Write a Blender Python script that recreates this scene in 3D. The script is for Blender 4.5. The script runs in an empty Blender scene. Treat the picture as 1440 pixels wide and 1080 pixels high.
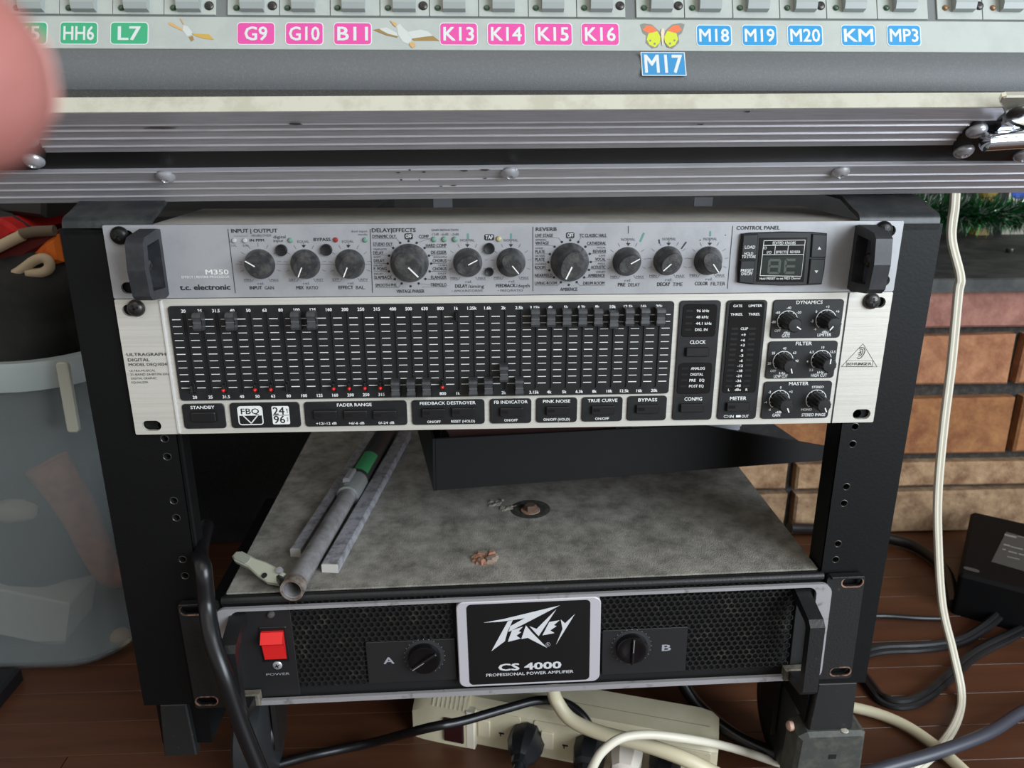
import bpy, math, random
from mathutils import Matrix, Vector
random.seed(7)
SC = bpy.context.scene
COL = SC.collection
MM = 0.001
FLOOR = -480.0                      # floor level below the top edge of the effects unit (mm); world z = 0
UP = Vector((0, 0, 0.48))

# ------------------------------------------------------------------ camera
CAM = Vector((-22.26, -479.85, 55.26)); PITCH, YAW, FPX = 0.3177, 0.0464, 1101.9
cf = Vector((math.sin(YAW) * math.cos(PITCH), math.cos(YAW) * math.cos(PITCH), -math.sin(PITCH)))
cr = Vector((math.cos(YAW), -math.sin(YAW), 0)); cu_ = cr.cross(cf)
cd = bpy.data.cameras.new('camera'); co = bpy.data.objects.new('camera', cd); COL.objects.link(co)
m = Matrix((cr, cu_, -cf)).transposed().to_4x4(); m.translation = CAM * MM + UP
co.matrix_world = m
cd.sensor_width = 36; cd.lens = FPX / 1440 * 36; cd.clip_start = 0.005; cd.clip_end = 50
cd.dof.use_dof = True; cd.dof.focus_distance = 0.50; cd.dof.aperture_fstop = cd.lens / 1.7
SC.camera = co
# ------------------------------------------------------------------ world, light, exposure
w = bpy.data.worlds.new('room_light'); SC.world = w; w.use_nodes = True
bg = w.node_tree.nodes['Background']; bg.inputs[0].default_value = (1.0, 0.97, 0.92, 1); bg.inputs[1].default_value = 0.46
def area(name, loc, target, sx, sy, power, col):
    l = bpy.data.lights.new(name, 'AREA'); l.shape = 'RECTANGLE'; l.size = sx; l.size_y = sy; l.energy = power; l.color = col
    o = bpy.data.objects.new(name, l); COL.objects.link(o)
    o.location = loc; o.rotation_euler = (Vector(target) - Vector(loc)).to_track_quat('-Z', 'Y').to_euler()
    return o
area('window_daylight', (1.5, -1.5, 1.0), (0.05, 0.0, 0.4), 1.5, 1.5, 84, (0.82, 0.91, 1.0))
area('ceiling_bounce', (-0.2, -1.0, 2.2), (0, 0, 0.4), 1.6, 1.6, 9, (1.0, 0.96, 0.86))
vs = SC.view_settings; vs.view_transform = 'Standard'; vs.look = 'None'; vs.gamma = 1; vs.use_curve_mapping = False; vs.exposure = -0.18

# ------------------------------------------------------------------ picking real points on real planes
def ray(px, py): return cf + cr * ((px - 720) / FPX) - cu_ * ((py - 540) / FPX)
def hy(px, py, Y=0.0): d = ray(px, py); return CAM + d * ((Y - CAM.y) / d.y)
def hz(px, py, Z): d = ray(px, py); return CAM + d * ((Z - CAM.z) / d.z)
def frame(o, u, v, n):
    f = Matrix((Vector(u), Vector(v), Vector(n))).transposed().to_4x4(); f.translation = Vector(o); return f
FW = Matrix.Identity(4)
FR = frame((0, 0, 0), (1, 0, 0), (0, 0, 1), (0, -1, 0))           # rack front plane: local x right, y up, z towards the viewer
def pick(F, px, py, n=0.0):
    d = ray(px, py); N = F.col[2].xyz; O = F.translation + N * n
    P = CAM + d * ((O - CAM).dot(N) / d.dot(N))
    L = F.inverted() @ P
    return L.x, L.y
ZM = [0, 0, 1.0]; CF = [FR]
def zoom(F, ox, oy, s): ZM[:] = [ox, oy, s]; CF[0] = F
def q(X, Y, n=0.0): return pick(CF[0], ZM[0] + X / ZM[2], ZM[1] + Y / ZM[2], n)
def qs(X, Y):
    a = q(X - 20, Y); b = q(X + 20, Y); return math.hypot(a[0] - b[0], a[1] - b[1]) / 40
def qr(*c):      # four corner points TL TR BR BL -> rectangle x0,x1,y0,y1
    p = [q(*k) for k in c]
    return (p[0][0] + p[3][0]) / 2, (p[1][0] + p[2][0]) / 2, (p[2][1] + p[3][1]) / 2, (p[0][1] + p[1][1]) / 2

# ------------------------------------------------------------------ materials
def lin(c): return tuple(((x / 255) / 12.92 if x / 255 <= .04045 else ((x / 255 + .055) / 1.055) ** 2.4) for x in c)
MATS = {}
def mat(name, rgb, rough=.5, metal=0., var=None, vscale=60., bump=0., bscale=400., alpha=1., stretch=None, emit=0., spec=.5, vlo=.45, vhi=.6, trans=0.):
    if name in MATS: return MATS[name]
    m = bpy.data.materials.new(name); m.use_nodes = True; nt = m.node_tree; b = nt.nodes['Principled BSDF']
    c = lin(rgb); b.inputs['Base Color'].default_value = (*c, 1); b.inputs['Roughness'].default_value = rough; b.inputs['Metallic'].default_value = metal
    b.inputs['Alpha'].default_value = alpha; b.inputs['Specular IOR Level'].default_value = spec; b.inputs['Transmission Weight'].default_value = trans
    if emit: b.inputs['Emission Color'].default_value = (*c, 1); b.inputs['Emission Strength'].default_value = emit
    if var or bump:
        tc = nt.nodes.new('ShaderNodeTexCoord'); mp = nt.nodes.new('ShaderNodeMapping'); nt.links.new(tc.outputs['Object'], mp.inputs[0])
        if stretch: mp.inputs['Scale'].default_value = stretch
    if var:
        n = nt.nodes.new('ShaderNodeTexNoise'); n.inputs['Scale'].default_value = vscale; n.inputs['Detail'].default_value = 9; n.inputs['Roughness'].default_value = .68
        nt.links.new(mp.outputs[0], n.inputs['Vector'])
        r = nt.nodes.new('ShaderNodeValToRGB'); e = r.color_ramp.elements
        e[0].position = vlo; e[0].color = (*c, 1); e[1].position = vhi; e[1].color = (*lin(var), 1)
        nt.links.new(n.outputs[0], r.inputs[0]); nt.links.new(r.outputs[0], b.inputs['Base Color'])
    if bump:
        n2 = nt.nodes.new('ShaderNodeTexNoise'); n2.inputs['Scale'].default_value = bscale; n2.inputs['Detail'].default_value = 6
        nt.links.new(mp.outputs[0], n2.inputs['Vector'])
        bp = nt.nodes.new('ShaderNodeBump'); bp.inputs['Strength'].default_value = bump; bp.inputs['Distance'].default_value = .001
        nt.links.new(n2.outputs[0], bp.inputs['Height']); nt.links.new(bp.outputs[0], b.inputs['Normal'])
    MATS[name] = m; return m
M_fx = mat('satin_grey_metal', (166, 166, 168), .42, .2, (157, 157, 160), 30, 0)
M_fxtop = mat('dusty_grey_cover', (176, 170, 160), .8, 0, (204, 197, 184), 25, .25, 900, vlo=.35, vhi=.7)
M_alu = mat('brushed_pale_aluminium', (206, 202, 192), .42, .25, (197, 193, 183), 9, .12, 60, stretch=(1, 60, 60))
M_blk = mat('black_panel', (23, 24, 26), .38, 0, (30, 31, 33), 90)
M_gls = mat('black_gloss_window', (12, 12, 14), .16)
M_rack = mat('black_rack_paint', (7, 8, 9), .5, 0, (36, 37, 40), 160, .1, 500, vlo=.68, vhi=.9, spec=.25)
M_knob = mat('black_knob', (38, 38, 40), .4, 0, (100, 97, 92), 130, .15, 900, vlo=.44, vhi=.82)
M_plast = mat('black_plastic', (19, 19, 21), .4)
M_hand = mat('grey_black_handle', (43, 44, 47), .45, .2, (66, 66, 68), 80, vlo=.45, vhi=.8)
M_white = mat('white_print', (226, 226, 222), .6)
M_dprint = mat('dark_print', (30, 31, 34), .6)
M_gprint = mat('grey_print', (92, 94, 98), .6)
M_red = mat('red_led_cap', (205, 28, 22), .3)
M_redled = mat('red_dark_led', (140, 40, 38), .25)
M_grnled = mat('pale_green_led', (106, 142, 124), .25)
M_clrled = mat('clear_led', (176, 176, 176), .2)
M_ylwled = mat('pale_yellow_led', (172, 168, 120), .25)
M_steel = mat('steel', (190, 190, 194), .3, .55)
M_dsteel = mat('dark_steel_screw', (72, 70, 68), .35, .75)
M_bscrew = mat('black_screw', (26, 25, 25), .38, .4)
M_chrome = mat('chrome', (225, 228, 235), .07, 1.)
M_rail = mat('aluminium_extrusion', (186, 184, 188), .36, .35, (168, 165, 168), 40, .06, 80, stretch=(1, 40, 40))
M_case = mat('case_black_laminate', (13, 14, 13), .5)
M_strip = mat('console_pale_grey', (172, 177, 170), .55, 0, (166, 171, 165), 40)
M_bol = mat('console_grey_paint', (96, 98, 99), .62, 0, (112, 113, 112), 700, .2, 1500, vlo=.5, vhi=.8)
M_dust = mat('dusty_foam', (54, 54, 52), .95, 0, (116, 114, 106), 900, .6, 1200, vlo=.5, vhi=.72)
M_btn = mat('console_button_grey', (152, 158, 155), .4)
M_gap = mat('console_gap_grey', (108, 111, 109), .7)
M_gled = mat('dark_green_led', (62, 88, 66), .2)
M_oled = mat('amber_led', (140, 105, 72), .25)
M_sg = mat('green_sticker', (56, 160, 114), .5); M_sp = mat('pink_sticker', (214, 72, 150), .5); M_sb = mat('blue_sticker', (28, 138, 192), .5); M_sb2 = mat('blue_label_tape', (52, 134, 184), .5)
M_sw = mat('white_sticker', (208, 211, 209), .5)
M_amp = mat('amp_black_worn', (22, 22, 23), .45, 0, (80, 76, 66), 120, .2, 600, vlo=.62, vhi=.86)
M_amptop = mat('dusty_amp_cover', (98, 95, 88), .8, 0, (164, 160, 151), 46, .9, 900, vlo=.34, vhi=.7)
M_rim = mat('worn_silver_rim', (172, 170, 172), .4, .4, (92, 88, 76), 110, vlo=.56, vhi=.75)
M_badge = mat('badge_silver', (192, 188, 194), .45, .2)
M_grl = mat('perforated_grille_black', (44, 43, 42), .3, .3, (98, 94, 82), 60, vlo=.55, vhi=.85)
M_rust = mat('rust', (150, 104, 82), .9, 0, (132, 126, 116), 140, .6, 900)
M_copper = mat('worn_copper_edge', (60, 52, 48), .6, .2, (168, 126, 108), 90, vlo=.46, vhi=.6)
M_rocker = mat('red_rocker', (222, 38, 38), .35)
M_tube = mat('worn_grey_tube', (156, 154, 156), .36, .35, (116, 111, 107), 90, vlo=.4, vhi=.7)
M_chan = mat('grey_aluminium_leg', (172, 172, 178), .4, .3, (132, 131, 136), 140)
M_cream = mat('cream_lever', (172, 174, 156), .5)
M_green = mat('green_label', (62, 150, 96), .5)
M_strp = mat('cream_power_strip', (206, 198, 170), .45, 0, (190, 180, 150), 25, vlo=.4, vhi=.8)
M_dred = mat('dark_red_switch', (46, 20, 22), .2)
M_ccable = mat('cream_cable', (205, 196, 166), .45); M_wcable = mat('white_cable', (214, 208, 190), .4); M_bcable = mat('black_cable', (20, 20, 22), .32); M_gcable = mat('slate_cable', (58, 60, 70), .38)
M_shelf = mat('black_shelf', (10, 11, 12), .5, 0, (26, 27, 28), 250, vlo=.6, vhi=.85, spec=.3)
M_paper = mat('white_paper', (205, 210, 218), .8); M_maroon = mat('maroon_book', (112, 74, 70), .8)
M_adp = mat('black_adapter', (7, 7, 8), .65, spec=.15)
M_lab = mat('grey_label', (66, 66, 64), .6); M_labw = mat('label_print', (128, 126, 120), .7)
M_slab = mat('black_stone', (34, 35, 34), .6, 0, (58, 58, 55), 30, .2, 200)
M_mortar = mat('dark_mortar', (44, 42, 40), .95, 0, (64, 60, 54), 120, .5, 500)
M_bin = mat('frosted_plastic', (140, 148, 148), .28, 0, alpha=.42)
M_skin = mat('skin', (164, 106, 98), .55, 0, (150, 86, 80), 60, .15, 900, vlo=.4, vhi=.7)
M_nail = mat('nail', (226, 172, 162), .3)

# ------------------------------------------------------------------ mesh collecting
class MB:
    def __init__(s): s.v = []; s.f = []
    def add(s, vs, fs):
        o = len(s.v); s.v += [Vector(p) for p in vs]; s.f += [[i + o for i in f] for f in fs]; return s
    def loops(s, L, cap0=True, cap1=True, closed=True):
        n = len(L[0]); vs = [p for l in L for p in l]; fs = []
        for k in range(len(L) - 1):
            for i in range(n if closed else n - 1):
                j = (i + 1) % n; fs.append([k * n + i, k * n + j, (k + 1) * n + j, (k + 1) * n + i])
        if cap0: fs.append(list(range(n))[::-1])
        if cap1: fs.append([(len(L) - 1) * n + i for i in range(n)])
        return s.add(vs, fs)
    def prism(s, poly, z0, z1, ch=0.):
        if area2(poly) < 0: poly = poly[::-1]
        L = [[(x, y, z0) for x, y in poly]]
        if ch: L += [[(x, y, z1 - ch) for x, y in poly], [(x, y, z1) for x, y in inset(poly, ch)]]
        else: L += [[(x, y, z1) for x, y in poly]]
        return s.loops(L)
    def box(s, x0, x1, y0, y1, z0, z1, ch=0.): return s.prism([(x0, y0), (x1, y0), (x1, y1), (x0, y1)], z0, z1, ch)
    def lathe(s, prof, seg=24, ox=0, oy=0, flute=0.):
        L = []
        for r, z in prof:
            L.append([(ox + r * (1 - (flute if i % 2 else 0)) * math.cos(2 * math.pi * i / seg), oy + r * (1 - (flute if i % 2 else 0)) * math.sin(2 * math.pi * i / seg), z) for i in range(seg)])
        return s.loops(L)
    def tube(s, pts, r, seg=8, rfun=None, flat=1.0):
        pts = [Vector(p) for p in pts]; L = []; up = None
        for i, p in enumerate(pts):
            t = (pts[min(i + 1, len(pts) - 1)] - pts[max(i - 1, 0)]).normalized()
            if up is None: up = Vector((0, 0, 1)) if abs(t.z) < .9 else Vector((0, -1, 0))
            a = t.cross(up).normalized(); b = a.cross(t).normalized(); up = b
            rr_ = r if rfun is None else rfun(i / (len(pts) - 1))
            L.append([p + a * (rr_ * math.cos(2 * math.pi * k / seg)) + b * (rr_ * flat * math.sin(2 * math.pi * k / seg)) for k in range(seg)])
        return s.loops([[v for v in l] for l in L])
    def xform(s, M): s.v = [M @ p for p in s.v]; return s
    def merge(s, o, M=None):
        return s.add([(M @ p if M else p) for p in o.v], o.f)
def area2(p): return sum(p[i][0] * p[(i + 1) % len(p)][1] - p[(i + 1) % len(p)][0] * p[i][1] for i in range(len(p)))
def inset(p, d):
    n = len(p); out = []
    for i in range(n):
        a, b, c = Vector(p[i - 1]), Vector(p[i]), Vector(p[(i + 1) % n])
        e1 = (b - a).normalized(); e2 = (c - b).normalized()
        n1 = Vector((-e1.y, e1.x)); n2 = Vector((-e2.y, e2.x)); k = (n1 + n2)
        if k.length < 1e-6: k = n1
        k = k.normalized(); out.append(tuple(b + k * (d / max(.4, k.dot(n1)))))
    return out
def rr(x0, x1, y0, y1, r, seg=4):
    out = []
    for cx, cy, a in ((x1 - r, y0 + r, -90), (x1 - r, y1 - r, 0), (x0 + r, y1 - r, 90), (x0 + r, y0 + r, 180)):
        for k in range(seg + 1):
            t = math.radians(a + 90 * k / seg); out.append((cx + r * math.cos(t), cy + r * math.sin(t)))
    return out
def circ(cx, cy, r, seg=20): return [(cx + r * math.cos(2 * math.pi * i / seg), cy + r * math.sin(2 * math.pi * i / seg)) for i in range(seg)]
def slot(cx, cy, w, h): return rr(cx - w / 2, cx + w / 2, cy - h / 2, cy + h / 2, min(w, h) / 2 - .01, 5)
def spline(pts, sub=8):
    P = [Vector(p) for p in pts]; P = [P[0] * 2 - P[1]] + P + [P[-1] * 2 - P[-2]]; out = []
    for i in range(1, len(P) - 2):
        a, b, c, d = P[i - 1:i + 3]
        for k in range(sub):
            t = k / sub; out.append(.5 * ((2 * b) + (c - a) * t + (2 * a - 5 * b + 4 * c - d) * t * t + (3 * b - a - 3 * c + d) * t ** 3))
    out.append(P[-2]); return out
def holed(outer, holes, z0, z1):
    cu = bpy.data.curves.new('c', 'CURVE'); cu.dimensions = '2D'; cu.fill_mode = 'BOTH'; cu.extrude = (z1 - z0) / 2
    for lp in [outer] + holes:
        sp = cu.splines.new('POLY'); sp.points.add(len(lp) - 1); sp.use_cyclic_u = True
        for i, p in enumerate(lp): sp.points[i].co = (p[0], p[1], 0, 1)
    ob = bpy.data.objects.new('c', cu); me = bpy.data.meshes.new_from_object(ob)
    mb = MB().add([v.co + Vector((0, 0, (z0 + z1) / 2)) for v in me.vertices], [list(p.vertices) for p in me.polygons])
    bpy.data.objects.remove(ob); bpy.data.curves.remove(cu); bpy.data.meshes.remove(me); return mb
TXT = {}
def glyphs(s, bold):
    k = (s, bold)
    if k not in TXT:
        cu = bpy.data.curves.new('t', 'FONT'); cu.body = s; cu.size = 1; cu.resolution_u = 2; cu.offset = bold
        ob = bpy.data.objects.new('t', cu); me = bpy.data.meshes.new_from_object(ob)
        TXT[k] = ([v.co.copy() for v in me.vertices], [list(p.vertices) for p in me.polygons])
        bpy.data.objects.remove(ob); bpy.data.curves.remove(cu); bpy.data.meshes.remove(me)
    return TXT[k]
CAPH = max(v.y for v in glyphs('H', 0)[0])
def text(mb, s, u, v, cap, w=None, bold=.0, align='c', n=.12, slant=0., rot=0.):
    vs, fs = glyphs(s, 0)
    if not vs: return
    if bold > 0:
        n0 = len(vs); k0 = [(-1, -.7), (1, -.7), (-1, .7), (1, .7), (0, 0)]
        vs = [Vector((p.x + a * bold, p.y + b * bold, j * .02)) for j, (a, b) in enumerate(k0) for p in vs]; fs = [[i + j * n0 for i in f] for j in range(5) for f in fs]
    x0 = min(p.x for p in vs); x1 = max(p.x for p in vs); sy = cap / CAPH; sx = sy if w is None else w / (x1 - x0)
    ox = {'c': -(x0 + x1) / 2, 'l': -x0, 'r': -x1}[align]
    c, sn = math.cos(rot), math.sin(rot); out = []
    for p in vs:
        X = (p.x + ox) * sx + slant * (p.y - CAPH / 2) * sy; Y = (p.y - CAPH / 2) * sy
        out.append((u + X * c - Y * sn, v + X * sn + Y * c, n + p.z))
    mb.add(out, fs)
def zt(mb, s, X, Y, w, h, bold=.0, align='c', n=.12, slant=0.):      # text placed in the current close-up
    k = qs(X, Y); u, v = q(X, Y); text(mb, s, u, v, h * k, None if w is None else w * k, bold, align, n, slant)
def line(mb, a, b, wd, n=.1):
    a = Vector(a); b = Vector(b); d = (b - a).normalized(); p = Vector((-d.y, d.x)) * wd / 2
    mb.add([(*(a - p), n), (*(b - p), n), (*(b + p), n), (*(a + p), n)], [[0, 1, 2, 3]])
def zl(mb, A, B, wd): line(mb, q(*A), q(*B), wd)
def flat(mb, poly, n=.1):
    if area2(poly) < 0: poly = poly[::-1]
    mb.add([(x, y, n) for x, y in poly], [list(range(len(poly)))])
def outline(mb, poly, wd, n=.1):
    for i in range(len(poly)): line(mb, poly[i], poly[(i + 1) % len(poly)], wd, n)

# ------------------------------------------------------------------ objects
WM = {}
def sc_m(F):
    M = F.copy(); M.translation = F.translation * MM + UP; return M
def root(name, label, cat, loc, group=None, kind=None):
    o = bpy.data.objects.new(name, None); COL.objects.link(o); o.empty_display_size = .02
    M = Matrix.Translation(Vector(loc) * MM + UP); o.matrix_basis = M; WM[o] = M
    if label: o['label'] = label
    if cat: o['category'] = cat
    if group: o['group'] = group
    if kind: o['kind'] = kind
    return o
def mesh(mb, mt, smooth=False):
    me = bpy.data.meshes.new('m'); me.from_pydata([p * MM for p in mb.v], [], mb.f); me.materials.append(mt); me.validate()
    if smooth:
        for p in me.polygons: p.use_smooth = True
        try: me.set_sharp_from_angle(angle=math.radians(smooth if smooth is not True else 38))
        except Exception: pass
    return me
def part(name, mb, mt, parent, F=FR, loc=None, rot=0., smooth=False, label=None, kind=None):
    me = mesh(mb, mt, smooth) if isinstance(mb, MB) else mb
    me.name = name
    o = bpy.data.objects.new(name, me); COL.objects.link(o)
    L = F
    if loc is not None: L = F @ Matrix.Translation(Vector(loc)) @ Matrix.Rotation(rot, 4, 'Z')
    M = sc_m(L); o.matrix_basis = M; WM[o] = M
    while parent is not None and parent.parent is not None and parent.parent.parent is not None: parent = parent.parent      # thing > part > sub-part, no deeper
    if parent is not None: o.parent = parent; o.matrix_parent_inverse = WM[parent].inverted()
    if label: o['label'] = label
    if kind: o['kind'] = kind
    return o
def tag(o, label, cat, group=None):
    o['label'] = label; o['category'] = cat
    if group: o['group'] = group
    return o
def shape(name, mb, mt, label, cat, F=FW, smooth=False, group=None):      # a thing that is a single mesh: origin at its base
    vs = [F @ p for p in mb.v]
    b = Vector(((min(p.x for p in vs) + max(p.x for p in vs)) / 2, (min(p.y for p in vs) + max(p.y for p in vs)) / 2, min(p.z for p in vs)))
    mb.v = [p - b for p in vs]
    return tag(part(name, mb, mt, None, frame(b, (1, 0, 0), (0, 1, 0), (0, 0, 1)), smooth=smooth), label, cat, group)

# ================================================================== THE SETTING
def struct(o): o['kind'] = 'structure'; return o
fl = struct(part('floor', MB().box(-3000, 3000, -900, 1020, FLOOR - 30, FLOOR - 3.2), mat('dark_subfloor', (58, 34, 22), .6), None, FW))
M_planks = [mat('brown_plank_%s' % k, c, .36, 0, d, 14, .12, 120, stretch=(.25, 3, 3), vlo=.38, vhi=.68) for k, c, d in
            (('warm', (86, 52, 33), (66, 40, 26)), ('mid', (78, 46, 30), (92, 58, 38)), ('deep', (72, 43, 29), (86, 53, 35)))]
pw = 42.0; y = -320.0; row = 0
pm_ = {}
while y < 1000:
    x = -1500 - (row * 377) % 900
    while x < 1700:
        a, b = max(x, -1500), min(x + 900, 1700)
        if b - a > 60 and not (b < -900 or a > 1250):
            L = round(b - a); k = (L, random.randrange(3))
            if k not in pm_: pm_[k] = mesh(MB().box(-L / 2 + .5, L / 2 - .5, -pw / 2 + .2, pw / 2 - .2, -3, 0, .25), M_planks[k[1]])
            part('plank', pm_[k], None, fl, frame(((a + b) / 2, y + pw / 2, FLOOR), (1, 0, 0), (0, 1, 0), (0, 0, 1)))
        x += 900
    y += pw; row += 1
struct(part('wall_back', MB().box(-3000, 3000, 1020, 1060, FLOOR - 30, 1900), mat('dark_back_wall', (40, 38, 37), .85, 0, (28, 27, 27), 8), None, FW))
# raised brick hearth with a black stone slab
WY = 460.0
wall = struct(part('wall_hearth', MB().box(-120, 1500, WY + 14, 1018, FLOOR, -150), M_mortar, None, FW))
zz = [hy(1340, k, WY).z for k in (406, 461, 472, 541, 560, 638, 650, 687, 751)]
rows = [(zz[1], zz[0]), (zz[3], zz[2]), (zz[5], zz[4]), (zz[7] + 4, zz[6]), (FLOOR + 2, zz[7] - 4)]
M_bricks = [mat('brick_%s' % k, c, .92, 0, d, 30, 1.0, 160, vlo=.36, vhi=.64) for k, c, d in
            (('rose', (122, 80, 70), (158, 112, 98)), ('orange', (128, 80, 54), (170, 120, 86)), ('tan', (156, 108, 66), (118, 72, 44)), ('sand', (172, 142, 108), (112, 80, 56)), ('pale', (164, 136, 104), (104, 78, 56)))]
bxs = [(-300, 70, 420, 790, 1150, 1500), (-120, 190, 470, hy(1432, 505, WY).x, 1000, 1290, 1500), (-120, 60, 330, 690, 1060, 1500), (-120, 130, hy(1112, 690, WY).x, 760, 1120, 1500), (-120, 40, 400, 800, 1160, 1500)]
for i, (z0, z1) in enumerate(rows):
    b = bxs[i]
    for k in range(len(b) - 1):
        x0, x1 = max(b[k], -120) + 5, b[k + 1] - (9 if i == 1 else 6)
        j = random.uniform(-2.5, 2.5); mbk = MB()
        yy = WY + j; dz = random.uniform(-1.5, 1.5)
        P = [(x0 + random.uniform(-2, 2), z0 + dz), ((x0 + x1) / 2, z0 + random.uniform(-1, 1)), (x1 + random.uniform(-3, 2), z0), (x1 + random.uniform(-2, 2), z1 + dz), ((x0 + x1) / 2, z1 + random.uniform(-1.5, 1)), (x0, z1)]
        cx, cz = (x0 + x1) / 2, (z0 + z1) / 2
        mbk.prism([(p[0] - cx, p[1] - cz) for p in P], -40, 0, 3)
        part('brick', mbk, M_bricks[i], wall, frame((cx, yy, cz), (1, 0, 0), (0, 0, 1), (0, -1, 0)))
zs = hy(1340, 392, WY - 12).z
sl = part('hearth_slab', MB().box(-140, 1500, WY - 12, 1018, zs - 17, zs, 2), M_slab, None, FW)
tag(sl, 'black stone slab topping the brick hearth under the tinsel', 'slab')
nh = hz(1420, 355, zs); shape('nail', MB().lathe([(3, 0), (5, 0), (6, 4), (5.5, 6), (0, 6.2)], 12).xform(Matrix.Translation(nh)), M_dsteel, 'small dull metal stud lying on the black hearth slab', 'stud', smooth=True)

# ================================================================== THE RACK
rack = root('equipment_rack', 'tall black steel equipment rack with punched front uprights', 'rack', (0, 150, FLOOR))
hz_ = [-136.7, -149.4, -181.15, -193.85, -225.6, -238.3]
hcols = hz_ + [-270.0, -282.7, -314.5, -327.2] + [-6.5, -38.2, -51, -82.7, -95.4, -127.2]
for sgn, xi, xo, hx in ((-1, -217.5, -268, -225), (1, 222, 268, 231)):
    P = holed([(min(xi, xo), -345), (max(xi, xo), -345), (max(xi, xo), -2), (min(xi, xo), -2)], [circ(hx, z, 2.9, 12) for z in hcols], -2.5, -.6)
    up = part('upright', P, M_rack, rack)
    # side flange with the rounded bend at its outer edge
    xs = xo; part('side_flange', MB().loops([[(xs, z, -1.2), (xs + sgn * .0, z, -60), (xs - sgn * 2.2, z, -60), (xs - sgn * 2.2, z, -1.2)] for z in (-345, -2)]), M_rack, rack)
    part('inner_flange', MB().loops([[(xi, z, -1.2), (xi, z, -22), (xi + sgn * 2, z, -22), (xi + sgn * 2, z, -1.2)] for z in (-345, -2)]), M_rack, rack)
    part('hole_backing', MB().box(hx - 8, hx + 8, -343, -4, -9, -6.2), M_plast, rack)  # unseen dark backing, added so the punched holes stay dark
    for z in hz_:
        part('threaded_hole', MB().loops([[(r * math.cos(t * math.pi / 6), r * math.sin(t * math.pi / 6), zz_) for t in range(12)] for r, zz_ in ((2.9, -6), (2.9, -.5), (2.5, -.35), (2.2, -.6), (2.2, -6))], False, False), M_dsteel, up, FR, (hx, z, 0), smooth=True)
    # rounded cap folding back over the top
    prof = [(0.6, -6), (.6, -2), (.9, 1), (2.5, 3.4), (5, 4.6), (12, 6.5), (30, 12.6), (95, 15)]
    a, b = (-266, -214) if sgn < 0 else (215, 266)
    L = [[(x, yy, z) for yy, z in prof] + [(x, yy + 1, z - 2.5) for yy, z in reversed(prof)] for x in (a, b)]
    part('top_cap', MB().loops(L), mat('cap_grey_black', (46, 49, 50), .4, .1, (66, 67, 66), 60), rack, FW, smooth=50)
    # base rail running back, foot, caster
    part('base_rail', MB().box(min(xo, xi) + 6, max(xo, xi) - 8, 6, 330, -385, -342, 1.5), M_rack, rack, FW)
    f0, f1 = (-260, -236) if sgn < 0 else (229, 264)
    part('foot_bracket', MB().prism([(f0, -392), (f1, -392), (f1 - 2, -345), (f0 + 3, -345)], -8, -.5, 1), mat('foot_grey', (26, 27, 27), .5, 0, (90, 86, 76), 200, vlo=.62, vhi=.8), rack)
    if sgn > 0:
        blk = part('foot_block', MB().prism([(219, -440), (275, -440), (273.5, -390), (270, -388), (228, -388), (221, -392)], -18, 4, 3), mat('foot_block_grey', (60, 62, 58), .6, 0, (78, 78, 70), 100), rack)
        part('foot_slot', MB().box(246, 252, -412, -408, 3.6, 4.3), M_plast, blk)
        part('paint_spot', MB().lathe([(3.2, 0), (2.6, .5), (0, .7)], 9), mat('pale_spot', (176, 170, 156), .8), blk, frame((257, -1, -388), (1, 0, 0), (0, 1, 0), (0, 0, 1)))
        part('rubber_stud', MB().lathe([(4, 0), (4, 3), (2.5, 4.5), (0, 5)], 10), mat('peach_stud', (196, 160, 140), .6), blk, frame((221, 10, -392), (0, 0, 1), (0, -1, 0), (-1, 0, 0)), smooth=True)
    for yc in (74, 300):
        cxm = -212 if sgn < 0 else 246
        wl = part('caster_wheel', MB().lathe([(0, -13), (39, -13), (46, -9), (46, 9), (39, 13), (0, 13)], 28), mat('caster_rubber', (38, 40, 42), .5), rack, frame((cxm, yc, FLOOR + 46), (0, 1, 0), (0, 0, 1), (1, 0, 0)), smooth=True)
        part('hub', MB().lathe([(16, 12), (14, 15), (5, 16), (0, 16)], 16), M_dsteel, wl, frame((cxm, yc, FLOOR + 46), (0, 1, 0), (0, 0, 1), (1, 0, 0)), smooth=True)
        part('caster_fork', MB().box(cxm - 19, cxm - 15, yc - 14, yc + 14, FLOOR + 34, -385).box(cxm + 15, cxm + 19, yc - 14, yc + 14, FLOOR + 34, -385).box(cxm - 19, cxm + 19, yc - 14, yc + 14, -392, -385), M_dsteel, rack, FW)
part('cross_bar', MB().box(-240, 240, 300, 330, -384, -350, 1.5), M_rack, rack, FW)

# ------------------------------------------------------------------ shared small parts
def screw(parent, F, u, v, r, mt, n0=0., h=None, kind='phillips', name='rack_screw', ang=.4):
    h = h or r * .55
    s = part(name, MB().lathe([(r, 0), (r, h * .25), (r * .9, h * .6), (r * .62, h * .9), (0, h)], 20), mt, parent, F, (u, v, n0), smooth=True)
    rc = MB()
    if kind == 'phillips':
        for k in (0, 1): rc.merge(MB().box(-r * .5, r * .5, -r * .11, r * .11, h * .7, h * 1.02), Matrix.Rotation(k * math.pi / 2 + ang, 4, 'Z'))
    else: rc.lathe([(r * .36, h * .8), (r * .36, h * 1.01), (r * .2, h * 1.01)], 6)
    part('drive_recess', rc, M_plast, s, F, (u, v, n0)); return s
def led(parent, F, u, v, r, mt, n0=0., name='indicator_led'):
    return part(name, MB().lathe([(r, 0), (r, .35 * r), (r * .7, .8 * r), (0, r)], 12), mt, parent, F, (u, v, n0), smooth=True)
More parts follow.
